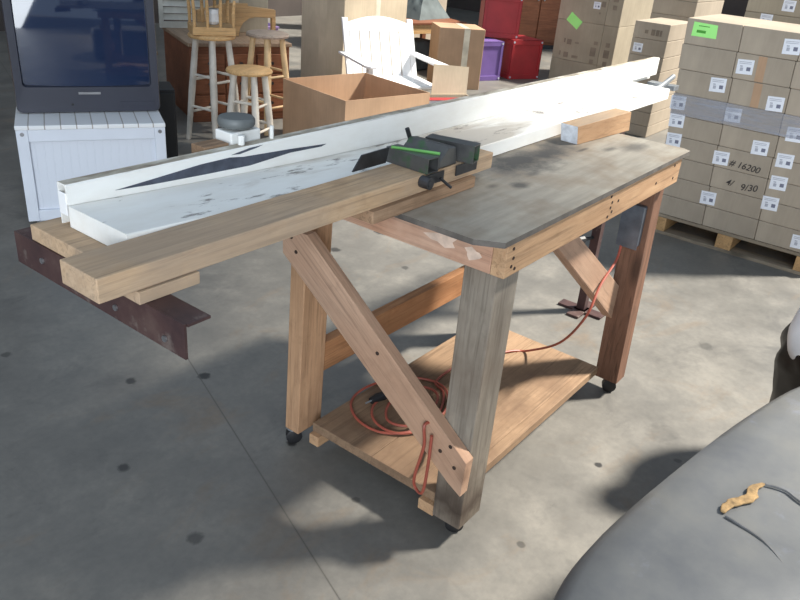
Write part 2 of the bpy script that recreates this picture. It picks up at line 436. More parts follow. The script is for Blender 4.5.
leg(.1125, .222, .672, .732, M['wood_leg'], -.002, .020)
leg(1.135, 1.2145, .049, .140, M['wood_red'], .055, -.012, 'reddish leg carrying the metal outlet box')
leg(1.135, 1.2145, .652, .732, M['wood_red'])
# diagonal braces
bm = BM()
prism(bm, [(.735, .715), (.736, .77), (.715, .800), (.640, .800), (.036, .332), (.040, .215), (.085, .240)], lambda y, z, s: (.074+.037*s, y, z))
br = obj('diagonal_brace', bm, M['wood_brace'], bench, .002)
bm = BM()
for y, z in [(.70, .775), (.68, .735), (.09, .36), (.07, .30), (.12, .33), (.36, .535)]:
    bm = BM(); tube(bm, [(.0725, y, z), (.0745, y, z)], .006, 8); obj('nail', bm, M['nail'], br)
bm = BM()
prism(bm, [(.44, .884), (.565, .884), (1.150, .480), (1.150, .345)], lambda x, z, s: (x, .100+.038*s, z))
obj('diagonal_brace', bm, M['wood_brace_side'], bench, .002)
bm = BM(); box(bm, .223, 1.104, .69, .728, .262, .368); obj('stretcher', bm, M['wood_str'], bench, .002)
# shelf: two boards with a butt joint, and the runners beneath
bm = BM(); box(bm, .135, 1.165, .149, .40, .088, .12); box(bm, .135, 1.165, .401, .650, .088, .12)
box(bm, .232, 1.165, .112, .1485, .088, .12)
obj('shelf', bm, M['ply_shelf'], bench, .002)
for y0, y1 in ((.608, .648), (.145, .20)):
    bm = BM(); box(bm, .118, 1.12, y0, y1, .05, .0875); obj('shelf_runner', bm, M['wood_new'], bench, .002)
def caster(x, y, a):
    r = obj('caster', (lambda b: (tube(b, [(x, y, .0615), (x, y, .045)], .012, 8), tube(b, [(x, y, .0618), (x, y, .0578)], .026, 12), b)[-1])(BM()), M['galv'], bench)
    bm = BM(); d = Vector((math.cos(a), math.sin(a), 0))*.013; c = Vector((x, y, .027))
    tube(bm, [c-d*1.15, c-d, c+d, c+d*1.15], [.022, .027, .027, .022], 18)
    obj('wheel', bm, M['black'], r, smooth=True)
caster(.165, .095, .6); caster(.135, .735, .9); caster(1.225, .075, .5); caster(1.14, .69, .2)
# outlet box on the right leg
LX = lambda z: 1.135+.055*(AZ1-z)/(AZ1-.062)
def plate(y0, y1, z0, z1, t0, t1):
    bm = BM(); hexa(bm, [(LX(z0)-t1, y0, z0), (LX(z0)-t0, y0, z0), (LX(z0)-t0, y1, z0), (LX(z0)-t1, y1, z0)], [(LX(z1)-t1, y0, z1), (LX(z1)-t0, y0, z1), (LX(z1)-t0, y1, z1), (LX(z1)-t1, y1, z1)]); return bm
eb = obj('outlet_box', plate(.062, .130, .650, .80, .0005, .042), M['box_steel'], bench, .006)
obj('cover_plate', plate(.058, .134, .645, .805, .0425, .0455), M['box_steel'], eb, .001)

# extension cord: down from the box, across and coiled on the shelf, one loop hanging off the end
SZ = .1265
coil = [(1.115, .115, .65), (1.08, .108, .60), (.93, .09, .56), (.84, .085, .47), (.95, .2, .28), (1.05, .36, .135), (1.0, .42, SZ), (.80, .50, SZ), (.62, .50, SZ), (.58, .44, SZ), (.48, .385, SZ), (.34, .375, SZ), (.25, .44, SZ),
        (.24, .54, SZ), (.30, .63, SZ), (.40, .655, SZ), (.52, .62, SZ), (.60, .54, SZ), (.60, .45, SZ+.004), (.50, .37, SZ+.008), (.36, .355, SZ+.006), (.27, .41, SZ+.004), (.27, .50, SZ+.006), (.34, .56, SZ+.008), (.46, .56, SZ+.006),
        (.55, .50, SZ+.006), (.53, .43, SZ+.012), (.42, .39, SZ+.014), (.32, .40, SZ+.012), (.30, .47, SZ+.010), (.38, .525, SZ+.012), (.47, .50, SZ+.012), (.45, .41, SZ+.02), (.34, .30, .155), (.22, .19, .23), (.13, .165, .36),
        (.061, .17, .40), (.060, .165, .33), (.062, .185, .22), (.075, .19, .165), (.063, .155, .17), (.060, .145, .27), (.061, .145, .375)]
bm = BM(); tube(bm, spline(coil, 7), .0046, 7)
cord = obj('extension_cord', bm, M['orange_cord'], smooth=True)
tag(cord, 'orange extension cord coiled on the bench shelf and running up to the outlet box', 'cord')
bm = BM(); tube(bm, [(.34, .575, .142), (.372, .571, .142), (.40, .565, .140), (.42, .562, .138)], [.012, .016, .016, .009], 10)
obj('plug', bm, M['black'], cord, smooth=True)
bm = BM(); tube(bm, [(.42, .562, .138), (.47, .55, .133)], .005, 6); tube(bm, [(.34, .575, .142), (.315, .578, .142)], .003, 6); obj('plug_prong', bm, M['galv'], cord)

# ------------------------------------------------------------------ white fence table lying across the bench
def zb(x): return .9925+(.0375*((.45-x)/1.1)**1.6 if x < .45 else 0)
beam = thing('saw_fence_table', 'long white enamelled steel saw table with raised back fence, worn and stained', 'saw table', (.6, .48, .9925))
XS = [-.645+i*(2.075+.645)/28 for i in range(29)]
def swept(profile, xs, skew=0, zf=zb):
    bm = BM(); rings = []
    for x in xs:
        rings.append([bm.verts.new((x+skew*(y-.386), y, zf(x)+dz)) for y, dz in profile])
    n = len(profile)
    for q, s in zip(rings, rings[1:]):
        for k in range(n): bm.faces.new((q[k], q[(k+1) % n], s[(k+1) % n], s[k]))
    bm.faces.new(rings[0][::-1]); bm.faces.new(rings[-1]); return bm
o = obj('table_deck', swept([(.386, 0), (.386, .040), (.3885, .0425), (.5735, .0425), (.5735, 0)], XS), M['beam'], beam)
XF = [-.644+i*(2.40+.644)/28 for i in range(29)]
def fence_mesh():
    bm = BM(); rings = []
    for x in XF:
        zl = zb(x)+.0427 if x < 2.08 else 1.0355
        pr = [(.5745, zl), (.5745, 1.110), (.577, 1.113), (.604, 1.113), (.606, 1.111), (.606, 1.012), (.6025, 1.012), (.6025, 1.1095), (.579, 1.1095), (.579, zl)]
        rings.append([bm.verts.new((x, y, z)) for y, z in pr])
    for q, s_ in zip(rings, rings[1:]):
        for k in range(10): bm.faces.new((q[k], q[(k+1) % 10], s_[(k+1) % 10], s_[k]))
    bm.faces.new(rings[0][::-1]); bm.faces.new(rings[-1]); return bm
fo = obj('back_fence', fence_mesh(), [M['beam'], M['fence_top']], beam)
for p in fo.data.polygons:
    if p.normal.z > .8: p.material_index = 1
def on_inner(pts, name, m, off=.0008):
    bm = BM(); prism(bm, pts, lambda x, z, s: (x, .5744-off*s, z))
    return obj(name, bm, m, fo)
o = on_inner([(-.543, 1.0815), (-.46, 1.0865), (-.333, 1.095), (-.25, 1.096), (-.21, 1.0905), (-.06, 1.0835), (.07, 1.0755), (.05, 1.0715), (-.06, 1.0745), (-.19, 1.0665), (-.334, 1.071), (-.46, 1.076)], 'scraped_patch', M['scrape']); tag(o, 'dark bare steel scrape along the fence')
o = on_inner([(-.245, 1.101), (-.19, 1.108), (-.15, 1.109), (-.17, 1.105), (-.22, 1.099)], 'scraped_patch', M['scrape'])
bm = BM(); box(bm, -.6455, -.642, .5795, .6055, 1.050, 1.095); obj('end_plate', bm, M['white'], fo, .001)
# bare bracket left beyond the far end of the deck
bm = BM(); box(bm, 2.09, 2.36, .50, .5735, .985, .990); box(bm, 2.30, 2.36, .44, .5735, .9905, 1.012); box(bm, 2.085, 2.10, .44, .5735, .9905, 1.02)
tube(bm, [(2.12, .47, 1.0), (2.40, .49, 1.04)], .012, 8)
obj('end_bracket', bm, M['galv'], beam, .001)

# dark metal stand under the far run of the fence table
st = thing('support_stand', 'dark metal post stand under the far end of the white saw table', 'stand', (1.80, .47, 0))
bm = BM(); box(bm, 1.78, 1.82, .45, .49, .012, .975); obj('post', bm, M['angle'], st, .002)
bm = BM(); box(bm, 1.70, 1.90, .44, .50, .0, .0118); box(bm, 1.77, 1.83, .36, .58, 0, .0118); obj('foot', bm, M['angle'], st, .001)
bm = BM(); box(bm, 1.74, 1.86, .42, .52, .9755, .9915); obj('head_plate', bm, M['angle'], st, .001)
bm = BM(); tube(bm, [(1.779, .48, .38), (1.72, .50, .38)], .008, 8); tube(bm, [(1.72, .50, .38), (1.69, .51, .38)], .02, 10)
obj('clamp_knob', bm, M['black'], st)

# ------------------------------------------------------------------ lumber around the fence table
bm = BM(); box(bm, -.775, .412, .276, .383, 1.0205, 1.0645)
o = obj('plank', bm, M['wood_plank'], bev=.002); tag(o, 'long thick weathered plank along the front of the white saw table', 'plank')
bm = BM()
prism(bm, [(-.30, 1.0645), (-.30, 1.0645), (-.30, 1.0645)], lambda u, v, s: (u, .3, v)) if False else None
bm.free()
bm = BM(); box(bm, -.108, .313, .262, .378, .9905, 1.0200)
o = obj('spacer_block', bm, M['wood_block'], bev=.002); tag(o, 'brown wooden spacer under the plank where it meets the bench', 'wood block')
bm = BM()
hexa(bm, [(.97, .285, .9905), (1.33, .254, .9905), (1.335, .318, .9905), (.975, .349, .9905)], [(.955, .287, 1.052), (1.318, .256, 1.060), (1.323, .320, 1.060), (.960, .351, 1.052)])
o = obj('lumber_block', bm, [M['wood_new'], M['pale_end'], M['wood_plank']], bev=.002); tag(o, 'short orange lumber block with a pale painted end lying on the bench top', 'wood block')
for p in o.data.polygons:
    if p.normal.x < -.8: p.material_index = 1
    elif p.normal.z > .8: p.material_index = 2
bm = BM(); box(bm, -.692, -.30, .385, .637, .9965, 1.0285)
o = obj('cross_board', bm, M['wood_plank'], bev=.002); tag(o, 'short wide board under the left end of the white saw table', 'board')
bm = BM(); box(bm, -.705, -.58, .271, .365, .9965, 1.0195)
o = obj('packing_block', bm, M['wood_plank'], bev=.001); tag(o, 'small wooden packing block wedged between plank and rusty angle iron', 'wood block')
bm = BM(); box(bm, -.695, -.690, .168, .70, .930, .996); box(bm, -.6895, -.643, .165, .70, .991, .996)
ai = obj('angle_iron', bm, M['angle']); tag(ai, 'rusty dark angle iron running crosswise beneath the left plank end', 'angle iron')
for y, z in ((.60, .965), (.36, .955), (.22, .95)):
    bm = BM(); tube(bm, [(-.6955, y, z), (-.699, y, z)], .006, 8); obj('bolt', bm, M['bolt'], ai)

# hold-down clamp made of two open channels
cl = thing('channel_clamp', 'dark green-streaked steel channel clamp bolted over the plank', 'clamp', (.2, .35, 1.065))
def channel(name, p0, p1, w, h, t=.003, m=None, z0=0):
    """open-ended rectangular tube from p0 to p1 (centre of the underside), width w, height h."""
    p0 = Vector(p0); p1 = Vector(p1); d = (p1-p0).normalized(); s = Vector((d.y, -d.x, 0)).normalized(); u = Vector((0, 0, 1))
    bm = BM(); R = []
    for p in (p0, p1):
        o_ = [p+s*(-w/2), p+s*(w/2), p+s*(w/2)+u*h, p+s*(-w/2)+u*h]
        i_ = [p+s*(-w/2+t)+u*t, p+s*(w/2-t)+u*t, p+s*(w/2-t)+u*(h-t), p+s*(-w/2+t)+u*(h-t)]
        R.append(([bm.verts.new(v) for v in o_], [bm.verts.new(v) for v in i_]))
    (o0, i0), (o1, i1) = R
    for k in range(4):
        j = (k+1) % 4
        bm.faces.new((o0[k], o0[j], o1[j], o1[k])); bm.faces.new((i0[k], i1[k], i1[j], i0[j]))
        bm.faces.new((o0[k], i0[k], i0[j], o0[j])); bm.faces.new((o1[k], o1[j], i1[j], i1[k]))
    return obj(name, bm, m or M['clamp'], cl)
channel('channel', (.118, .268, 1.0655), (.122, .40, 1.0655), .044, .038)
channel('channel', (.285, .252, 1.0655), (.255, .385, 1.0655), .044, .046)
bm = BM(); prism(bm, [(.150, 1.066), (.232, 1.066), (.222, 1.112), (.190, 1.116), (.155, 1.086)], lambda x, z, s: (x, .275+.125*s, z))
obj('cover', bm, M['clamp'], cl, .004)
bm = BM(); prism(bm, [(-.036, 1.0665), (.088, 1.0665), (.098, 1.104), (-.004, 1.102)], lambda x, z, s: (x, .390+.004*s, z))
obj('side_plate', bm, M['steel_dark'], cl)
bm = BM(); tube(bm, [(.10, .385, 1.106), (.152, .275, 1.106)], .004, 6); obj('green_strip', bm, M['green_strip'], cl)
bm = BM(); tube(bm, [(.205, .40, 1.09), (.185, .405, 1.135)], .006, 8); obj('lever', bm, M['black'], cl)
bm = BM(); tube(bm, [(.085, .275, 1.05), (.085, .248, 1.05)], .015, 14); tube(bm, [(.085, .248, 1.05), (.085, .2465, 1.05)], .009, 10)
box(bm, .085, .16, .262, .2655, 1.04, 1.0655)
obj('clamp_screw', bm, M['steel_dark'], cl)
bm = BM(); tube(bm, [(.135, .255, 1.052), (.168, .243, 1.025)], .004, 6); obj('wing_bar', bm, M['steel_dark'], cl)
bm = BM(); box(bm, .215, .31, .262, .2655, 1.04, 1.066); obj('jaw_plate', bm, M['steel_dark'], cl)

# stop jig on the back of the fence
jg = thing('stop_jig', 'white stop jig with a grey round knob mounted behind the fence', 'jig', (-.22, .65, 1.0))
bm = BM(); box(bm, -.212, -.122, .612, .67, 1.06, 1.136); obj('bracket', bm, M['white_worn'], jg, .003)
bm = BM(); lathe(bm, [(.012, 1.1365), (.040, 1.142), (.044, 1.148), (.044, 1.158), (.040, 1.164)], -.168, .645, 22); obj('knob', bm, M['knob_grey'], jg, smooth=True)
for x, r_, h_ in ((-.105, .005, .03), (-.20, .008, .022)):
    bm = BM(); tube(bm, [(x, .592, 1.1135), (x, .592, 1.1135+h_)], r_, 8); obj('stop_pin', bm, M['white_worn'], jg)
bm = BM(); box(bm, -.290, -.219, .612, .66, 1.05, 1.116); obj('wood_pad', bm, M['wood_block'], jg, .002)

# ------------------------------------------------------------------ cartons
def face_rect(bm, fc, u0, u1, v0, v1, off):
    pass
def label_proto(w=.086, h=.076):
    """thin sticker in the x = const plane facing -x; centred on its origin."""
    bm = BM(); box(bm, -.0008, 0, -w/2, w/2, -h/2, h/2)
    o = Lobj('shipping_label', bm, M['label'])
    bm = BM()
    for z in (.024, .016): box(bm, -.0012, -.0008, -.03, .034, z, z+.003)
    box(bm, -.0012, -.0008, .008, .024, -.022, -.004); box(bm, -.0012, -.0008, .012, .026, .0, .006)
    Lobj('print', bm, M['label_grey'], parent=o)
    bm = BM(); box(bm, -.0012, -.0008, -.030, -.009, -.020, .0)
    Lobj('barcode_patch', bm, M['label_dark'], parent=o)
    return o
LAB = label_proto()
used = [False]
def add_label(parent, x, y, z, tilt=0, flip=False, sc=1):
    if not used[0]: o = LAB; used[0] = True
    else: o = dup(LAB)
    o.parent = parent; o.location = (x, y, z); o.rotation_euler = (tilt, 0, 0)
    o.matrix_parent_inverse = WM(parent).inverted(); return o
def carton(name, x0, x1, y0, y1, z0, z1, m, label, group, lean=0, tape=None):
    """box carton; lean shifts +y with height."""
    bm = BM(); xc, yc = (x0+x1)/2, (y0+y1)/2
    l0, l1 = lean*z0, lean*z1
    hexa(bm, [(x0-xc, y0-yc+l0, 0), (x1-xc, y0-yc+l0, 0), (x1-xc, y1-yc+l0, 0), (x0-xc, y1-yc+l0, 0)], [(x0-xc, y0-yc+l1, z1-z0), (x1-xc, y0-yc+l1, z1-z0), (x1-xc, y1-yc+l1, z1-z0), (x0-xc, y1-yc+l1, z1-z0)])
    o = obj('carton', bm, m, bev=.005); o.location = (xc, yc, z0)
    tag(o, label, 'box', group)
    if tape:
        bm = BM(); hw = .024
        ym = (y0+y1)/2+tape
        hexa(bm, [(x0-.0008, ym-hw+l0, z0+.002), (x0-.0001, ym-hw+l0, z0+.002), (x0-.0001, ym+hw+l0, z0+.002), (x0-.0008, ym+hw+l0, z0+.002)], [(x0-.0008, ym-hw+l1, z1-.002), (x0-.0001, ym-hw+l1, z1-.002), (x0-.0001, ym+hw+l1, z1-.002), (x0-.0008, ym+hw+l1, z1-.002)])
        obj('tape_strip', bm, M['tape'], o)
    return o

# front pallet and its 27 cartons
pl = thing('pallet', 'grey wooden pallet under the big carton stack right of the bench', 'pallet', (3.6, .2, 0))
PX0, PX1, PY0, PY1 = 3.15, 4.25, -.27, .66
for i in range(7):
    x = PX0+i*(PX1-PX0-.1)/6
    bm = BM(); box(bm, x, x+.1, PY0, PY1, .105, .125); obj('deck_board', bm, M['pallet'], pl, .002)
for y in (PY0, .17, PY1-.09):
    bm = BM(); box(bm, PX0, PX1, y, y+.09, .0205, .1045); obj('stringer', bm, M['tan_wood'], pl, .002)
for x in (PX0, 3.65, PX1-.1):
    bm = BM(); box(bm, x, x+.1, PY0, PY1, 0, .02); obj('bottom_board', bm, M['pallet'], pl, .002)
ROWN = ['top', 'second', 'third', 'fourth', 'fifth', 'sixth', 'seventh', 'eighth', 'bottom']
COLN = ['left', 'middle', 'right']
zt = [1.248, 1.111, .974, .840]+[.840-.119*k for k in range(1, 7)]
FX = 3.15
labels = {(0.163, 1.177), (0.364, 1.042), (0.479, 0.925), (0.162, 0.882), (0.672, 0.79), (0.357, 0.783), (0.02, 0.746), (0.655, 0.690), (0.645, 0.579), (0.171, 0.639), (0.03, 0.60), (0.358, 0.537), (0.382, 0.413), (0.368, 0.294), (0.026, 0.475), (0.036, 0.354), (-0.171, 0.185)}
lean = .06
front = {}
for r in range(9):
    z1, z0 = zt[r]-.0005, zt[r+1]+.0005
    for c in range(3):
        y1 = .655-.302*c; y0 = y1-.300
        if r in (1,): y0, y1 = y0+.006, y1+.006
        if r in (3, 5, 6): y0, y1 = y0+.004, y1+.004
        yl0, yl1 = y0+lean*z0, y1+lean*z1
        mine = [(y, z) for y, z in labels if z0 < z < z1 and y0+lean*z < y < y1+lean*z]
        extra = 'with a green sticker, ' if (r, c) == (0, 0) else ('with a white shipping label, ' if mine else 'without a shipping label, ')
        o = carton('carton', FX+random.uniform(0, .0012), FX+.58, y0, y1, z0, z1, M['card'], f'brown carton {extra}{ROWN[r]} row, {COLN[c]} column of the front pallet stack', 'cartons on the front pallet', lean)
        front[r, c] = o
        for y, z in mine: add_label(o, o.location.x-.29+.0 if False else min(v.co.x for v in o.data.vertices)+o.location.x-.0008, y, z, lean*-1)
        if (r, c) in ((1, 1), (2, 1)):
            xx = min(v.co.x for v in o.data.vertices)+o.location.x
            bm = BM(); ym = (y0+y1)/2+.01; k = lean
            hexa(bm, [(xx-.0007, ym-.022+k*z0, z0+.003), (xx-.0001, ym-.022+k*z0, z0+.003), (xx-.0001, ym+.022+k*z0, z0+.003), (xx-.0007, ym+.022+k*z0, z0+.003)],
                 [(xx-.0007, ym-.022+k*z1, z1-.003), (xx-.0001, ym-.022+k*z1, z1-.003), (xx-.0001, ym+.022+k*z1, z1-.003), (xx-.0007, ym+.022+k*z1, z1-.003)])
            obj('tape_strip', bm, M['card_warm'], o)
o = front[0, 0]; xx = min(v.co.x for v in o.data.vertices)+o.location.x
bm = BM(); prism(bm, [(.700-.01, 1.232), (.558, 1.228), (.552, 1.158), (.690, 1.158)], lambda y, z, s: (xx-.0004-.0006*s, y, z))
g = obj('green_sticker', bm, M['lime'], o)
bm = BM(); box(bm, xx-.0014, xx-.001, .615, .665, 1.178, 1.192); box(bm, xx-.0014, xx-.001, .60, .66, 1.212, 1.216); obj('print', bm, M['yellow_ink'], g)
# hand-written marks
def writing(txt, y, z, size, parent, tilt=0):
    cu = bpy.data.curves.new('t', 'FONT'); cu.body = txt; cu.size = size; cu.extrude = .0002; cu.offset = .0004; cu.align_x = 'CENTER'; cu.align_y = 'CENTER'; cu.shear = .2
    to = bpy.data.objects.new('t', cu); C.objects.link(to)
    dg = bpy.context.evaluated_depsgraph_get(); me = bpy.data.meshes.new_from_object(to.evaluated_get(dg))
    bpy.data.objects.remove(to)
    R = Matrix.Rotation(-PI/2, 4, 'Z') @ Matrix.Rotation(PI/2, 4, 'X')
    me.transform(Matrix.Translation((FX-.0022, y, z)) @ Matrix.Rotation(tilt, 4, 'X') @ R); me.materials.clear(); me.materials.append(M['ink'])
    o = bpy.data.objects.new('handwritten_mark', me); C.objects.link(o); o.parent = parent; o.matrix_parent_inverse = WM(parent).inverted(); return o
writing('# 16200', .222, .520, .050, front[6, 1], .06)
writing('4/', .276, .412, .050, front[7, 1], .06)
writing('9/30', .168, .408, .052, front[7, 1], -.15)
# stretch film round the fourth row
bm = BM(); lz = lean
prism(bm, [(-.27, .842), (.66, .842), (.66, .725), (-.27, .725)], lambda y, z, s: (FX-.003-.0006*s, y+lean*z, z))
o = obj('stretch_wrap', bm, M['wrap']); tag(o, 'band of clear stretch film around the front pallet stack', 'plastic wrap')

def stack(x0, x1, cols, zs, mats, what, group, labs=(), lean=0):
    out = []
    n = len(zs)-1
    for r in range(n):
        for ci, (y0, y1) in enumerate(cols):
            cn = '' if len(cols) == 1 else (', left half' if ci == 0 else ', right half')
            rn = 'topmost' if r == n-1 else ('bottom' if r == 0 else f'{["", "second", "third", "fourth", "fifth", "sixth", "seventh", "eighth", "ninth", "tenth"][r]} from the floor')
            o = carton('carton', x0, x1, y0+.0008, y1-.0008, zs[r]+.0006, zs[r+1]-.0006, mats[(r+ci) % len(mats)], f'carton of {what}, {rn}{cn}', group, lean)
            for (y, z) in labs:
                if zs[r] < z < zs[r+1] and y0 < y < y1: add_label(o, x0-.0008, y, z)
            out.append(o)
    return out
# stack behind the far end of the white fence table
mid = stack(5.5, 6.1, [(1.62, 1.94)], [0, .10, .22, .34, .46, .58, .70, .84, .98], [M['card']], 'the narrow stack behind the white saw table', 'cartons in the narrow stack', [(1.87, .76)])
bm = BM()
for k, (y, w, h) in enumerate([(1.82, .03, .03), (1.76, .035, .05), (1.72, .03, .05), (1.69, .02, .05)]):
    bm = BM(); box(bm, 5.4985, 5.4993, y-w/2, y+w/2, .90-h/2, .90+h/2); obj('printed_symbol', bm, M['gap'], mid[-1])
# tall stack of large cartons with the tilted green sticker
big = stack(7.4, 8.35, [(2.86, 3.04), (3.04, 3.64)], [0, .25, .70, 1.18], [M['card_grey']], 'the tall stack beside the red crates', 'cartons in the tall stack', [(3.17, .90)])
def syms(par, spec):
    for y, z, w, h in spec:
        bm = BM(); box(bm, 7.3982, 7.3992, y-w/2, y+w/2, z-h/2, z+h/2); obj('printed_symbol', bm, M['gap'], par)
# order in list: row-major, cols right, left
syms(big[3], [(3.50, .47, .02, .05), (3.44, .46, .06, .06), (3.34, .46, .05, .02), (3.54, .32, .02, .05), (3.46, .31, .06, .06), (3.34, .30, .08, .03), (3.10, .49, .05, .04), (3.12, .39, .07, .10), (3.12, .28, .05, .05)])
syms(big[2], [(2.95, .49, .05, .05), (2.95, .39, .07, .09), (2.95, .28, .05, .05)])
syms(big[5], [(3.09, .92, .05, .06), (3.10, 1.02, .06, .08), (3.12, .82, .02, .02)])
syms(big[4], [(2.95, .90, .05, .05), (2.95, 1.0, .06, .08)])
bm = BM(); box(bm, 7.3974, 7.3994, -.09, .09, -.055, .055)
g = Lobj('green_sticker', bm, M['lime']); g.parent = big[3]; g.location = (0, 3.42, .70); g.rotation_euler = (.55, 0, 0); g.matrix_parent_inverse = WM(big[3]).inverted()
# stacks in the rear right
stack(6.5, 7.35, [(1.76, 2.19)], [0, .2, .4, .6, .8, .98, 1.12, 1.3], [M['card']], 'the rear stack behind the narrow stack', 'cartons in the rear stack', [(2.02, 1.17)])
stack(5.0, 5.8, [(.10, .50), (.502, .92)], [0, .2, .4, .6, .8, 1.0, 1.2, 1.34], [M['card_grey']], 'the rear stack seen over the front pallet', 'cartons in the rear right stack', [(.76, 1.16), (.63, 1.27), (.40, 1.27)])

# plain large cartons left of centre
bc = carton('carton', 4.50, 5.50, 4.47, 5.05, .001, .93, M['card_pale'], 'tall closed carton standing behind the white slatted chair', 'x', 0); del bc['group']
bm = BM(); box(bm, 4.98, 5.05, 4.4690, 4.4697, .01, .925); obj('tape_strip', bm, M['tape'], bc)
bm = BM(); box(bm, 4.4990, 4.4997, 4.70, 4.80, .01, .925); obj('tape_strip', bm, M['card_pale'], bc)

def carton_at(p, rz, w, d, h, m, label, tape=True):
    o = thing('carton', label, 'box', p, rz)
    bm = BM(); box(bm, -w/2, w/2, -d/2, d/2, 0, h); Lobj('carton_body', bm, m, parent=o, bev=.006)
    if tape:
        bm = BM(); box(bm, .02, .085, -d/2-.0008, -d/2-.0001, .004, h-.004); box(bm, .02, .085, -d/2, d/2, h+.0001, h+.0008); Lobj('tape_strip', bm, M['tape'], parent=o)
    return o
carton_at((5.86, 4.03, 0), math.radians(-42), .50, .42, .63, M['card_warm'], 'closed carton with a pale tape strip beside the purple crate')

def open_carton(loc, rz, w, d, h, m, label, flaps=(), t=.006):
    o = thing('open_carton', label, 'box', loc, rz)
    bm = BM(); box(bm, -w/2, w/2, -d/2, d/2, 0, t)
    Lobj('carton_floor', bm, m, parent=o)
    for (a, b, c, e) in ((-w/2, w/2, -d/2, -d/2+t), (-w/2, w/2, d/2-t, d/2), (-w/2, -w/2+t, -d/2+t, d/2-t), (w/2-t, w/2, -d/2+t, d/2-t)):
        bm = BM(); box(bm, a, b, c, e, t, h); Lobj('side_panel', bm, m, parent=o)
    for pts in flaps:
        bm = BM(); P = [Vector(p) for p in pts]; n = (P[1]-P[0]).cross(P[2]-P[0]).normalized()*.005
        hexa(bm, P, [p+n for p in P]); Lobj('flap', bm, m, parent=o)
    return o
# big open carton
oc_c = Vector((3.13, 3.14)); 
open_carton((3.117, 3.086, 0), math.radians(-11.5), .80, .80, .45, M['card_warm'], 'large open empty carton in front of the white slatted chair')
# carton with books
w, d, h = .50, .42, .30
BKP = (3.97, 2.79)
bk = open_carton((*BKP, 0), math.radians(-31.5), w, d, h, M['card_pale'], 'open carton with a raised flap holding books, right of the big empty carton',
    [[(-.08, d/2+.001, h-.02), (w/2, d/2+.001, h-.02), (w/2+.02, d/2+.05, h+.22), (-.06, d/2+.05, h+.24)],
     [(-w/2-.001, d/2, h-.01), (-w/2-.001, -d/2, h-.01), (-w/2-.20, -d/2+.03, h+.05), (-w/2-.20, d/2, h+.05)]])

def book(loc, rz, w, d, h, m, label):
    o = thing('book', label, 'book', loc, rz, 'books in the flapped carton')
    bm = BM(); box(bm, -w/2, w/2, -d/2, d/2, 0, .003); box(bm, -w/2, w/2, -d/2, d/2, h-.003, h); box(bm, -w/2, -w/2+.003, -d/2, d/2, .003, h-.003); Lobj('cover', bm, m, parent=o)
    bm = BM(); box(bm, -w/2+.004, w/2-.004, -d/2+.004, d/2-.004, .0032, h-.0032); Lobj('pages', bm, M['white_worn'], parent=o)
book((BKP[0], BKP[1], .007), math.radians(-31.5), .40, .32, .16, M['navy'], 'thick navy book lying lowest in the flapped carton')
book((BKP[0]+.02, BKP[1], .168), math.radians(-31.5), .36, .30, .08, M['navy'], 'thinner navy book lying on the thick navy book')
book((BKP[0]+.075, BKP[1]+.075, .249), math.radians(-31.5), .38, .10, .035, M['red'], 'slim red book on top in the flapped carton')
book((BKP[0]-.01, BKP[1]-.05, .249), math.radians(-31.5), .40, .022, .02, M['white'], 'slim white booklet on top in the flapped carton')

# ------------------------------------------------------------------ crates
def crate(loc, rz, w, d, h, m, label):
    o = thing('storage_crate', label, 'crate', loc, rz)
    bm = BM(); box(bm, -w/2+.012, w/2-.012, -d/2+.012, d/2-.012, .006, h-.012); Lobj('crate_body', bm, m, parent=o, bev=.004)
    bm = BM(); b = .035
    for zz in (0, h-.055): 
        box(bm, -w/2, w/2, -d/2, -d/2+.0115, zz, zz+.055); box(bm, -w/2, -w/2+.0115, -d/2+.0116, d/2, zz, zz+.055)
        box(bm, w/2-.0115, w/2, -d/2+.0116, d/2, zz, zz+.055)
    for xx in (-w/2, w/2-b): box(bm, xx, xx+b, -d/2, -d/2+.0115, .0551, h-.0551)
    for xx in (-w/2, w/2-.0115): box(bm, xx, xx+.0115, -d/2, -d/2+b, .0551, h-.0551)
    Lobj('frame', bm, m, parent=o, bev=.003)
    bm = BM(); box(bm, -w/2, w/2, -d/2, d/2, h-.0115, h); Lobj('lid', bm, m, parent=o, bev=.003)
    for xx in (-w/2+.02, w/2-.02):
        for zz in (.025, h-.025):
            bm = BM(); tube(bm, [(xx, -d/2-.006, zz), (xx, -d/2, zz)], .012, 10); Lobj('rivet', bm, M['label_grey'], parent=o)
    return o
def at_front(fl, rz, w, d):       # centre of a box whose front-left bottom corner is fl
    c, s = math.cos(rz), math.sin(rz); return (fl[0]+c*w/2-s*d/2, fl[1]+s*w/2+c*d/2)
rz = math.radians(-25); p = at_front((6.80, 3.86), rz, .44, .42); crate((*p, 0), rz, .44, .42, .45, M['red'], 'red storage crate standing on the floor right of the purple crate')
rz = math.radians(-22); p = at_front((6.16, 4.08), rz, .52, .42); crate((*p, 0), rz, .52, .42, .44, M['purple'], 'purple storage crate standing between the taped carton and red crate')
rz = math.radians(-50); p = at_front((6.62, 4.20), rz, .44, .44); crate((*p, .4515), rz, .44, .44, .46, M['red'], 'red storage crate stacked on the purple and lower red crates')

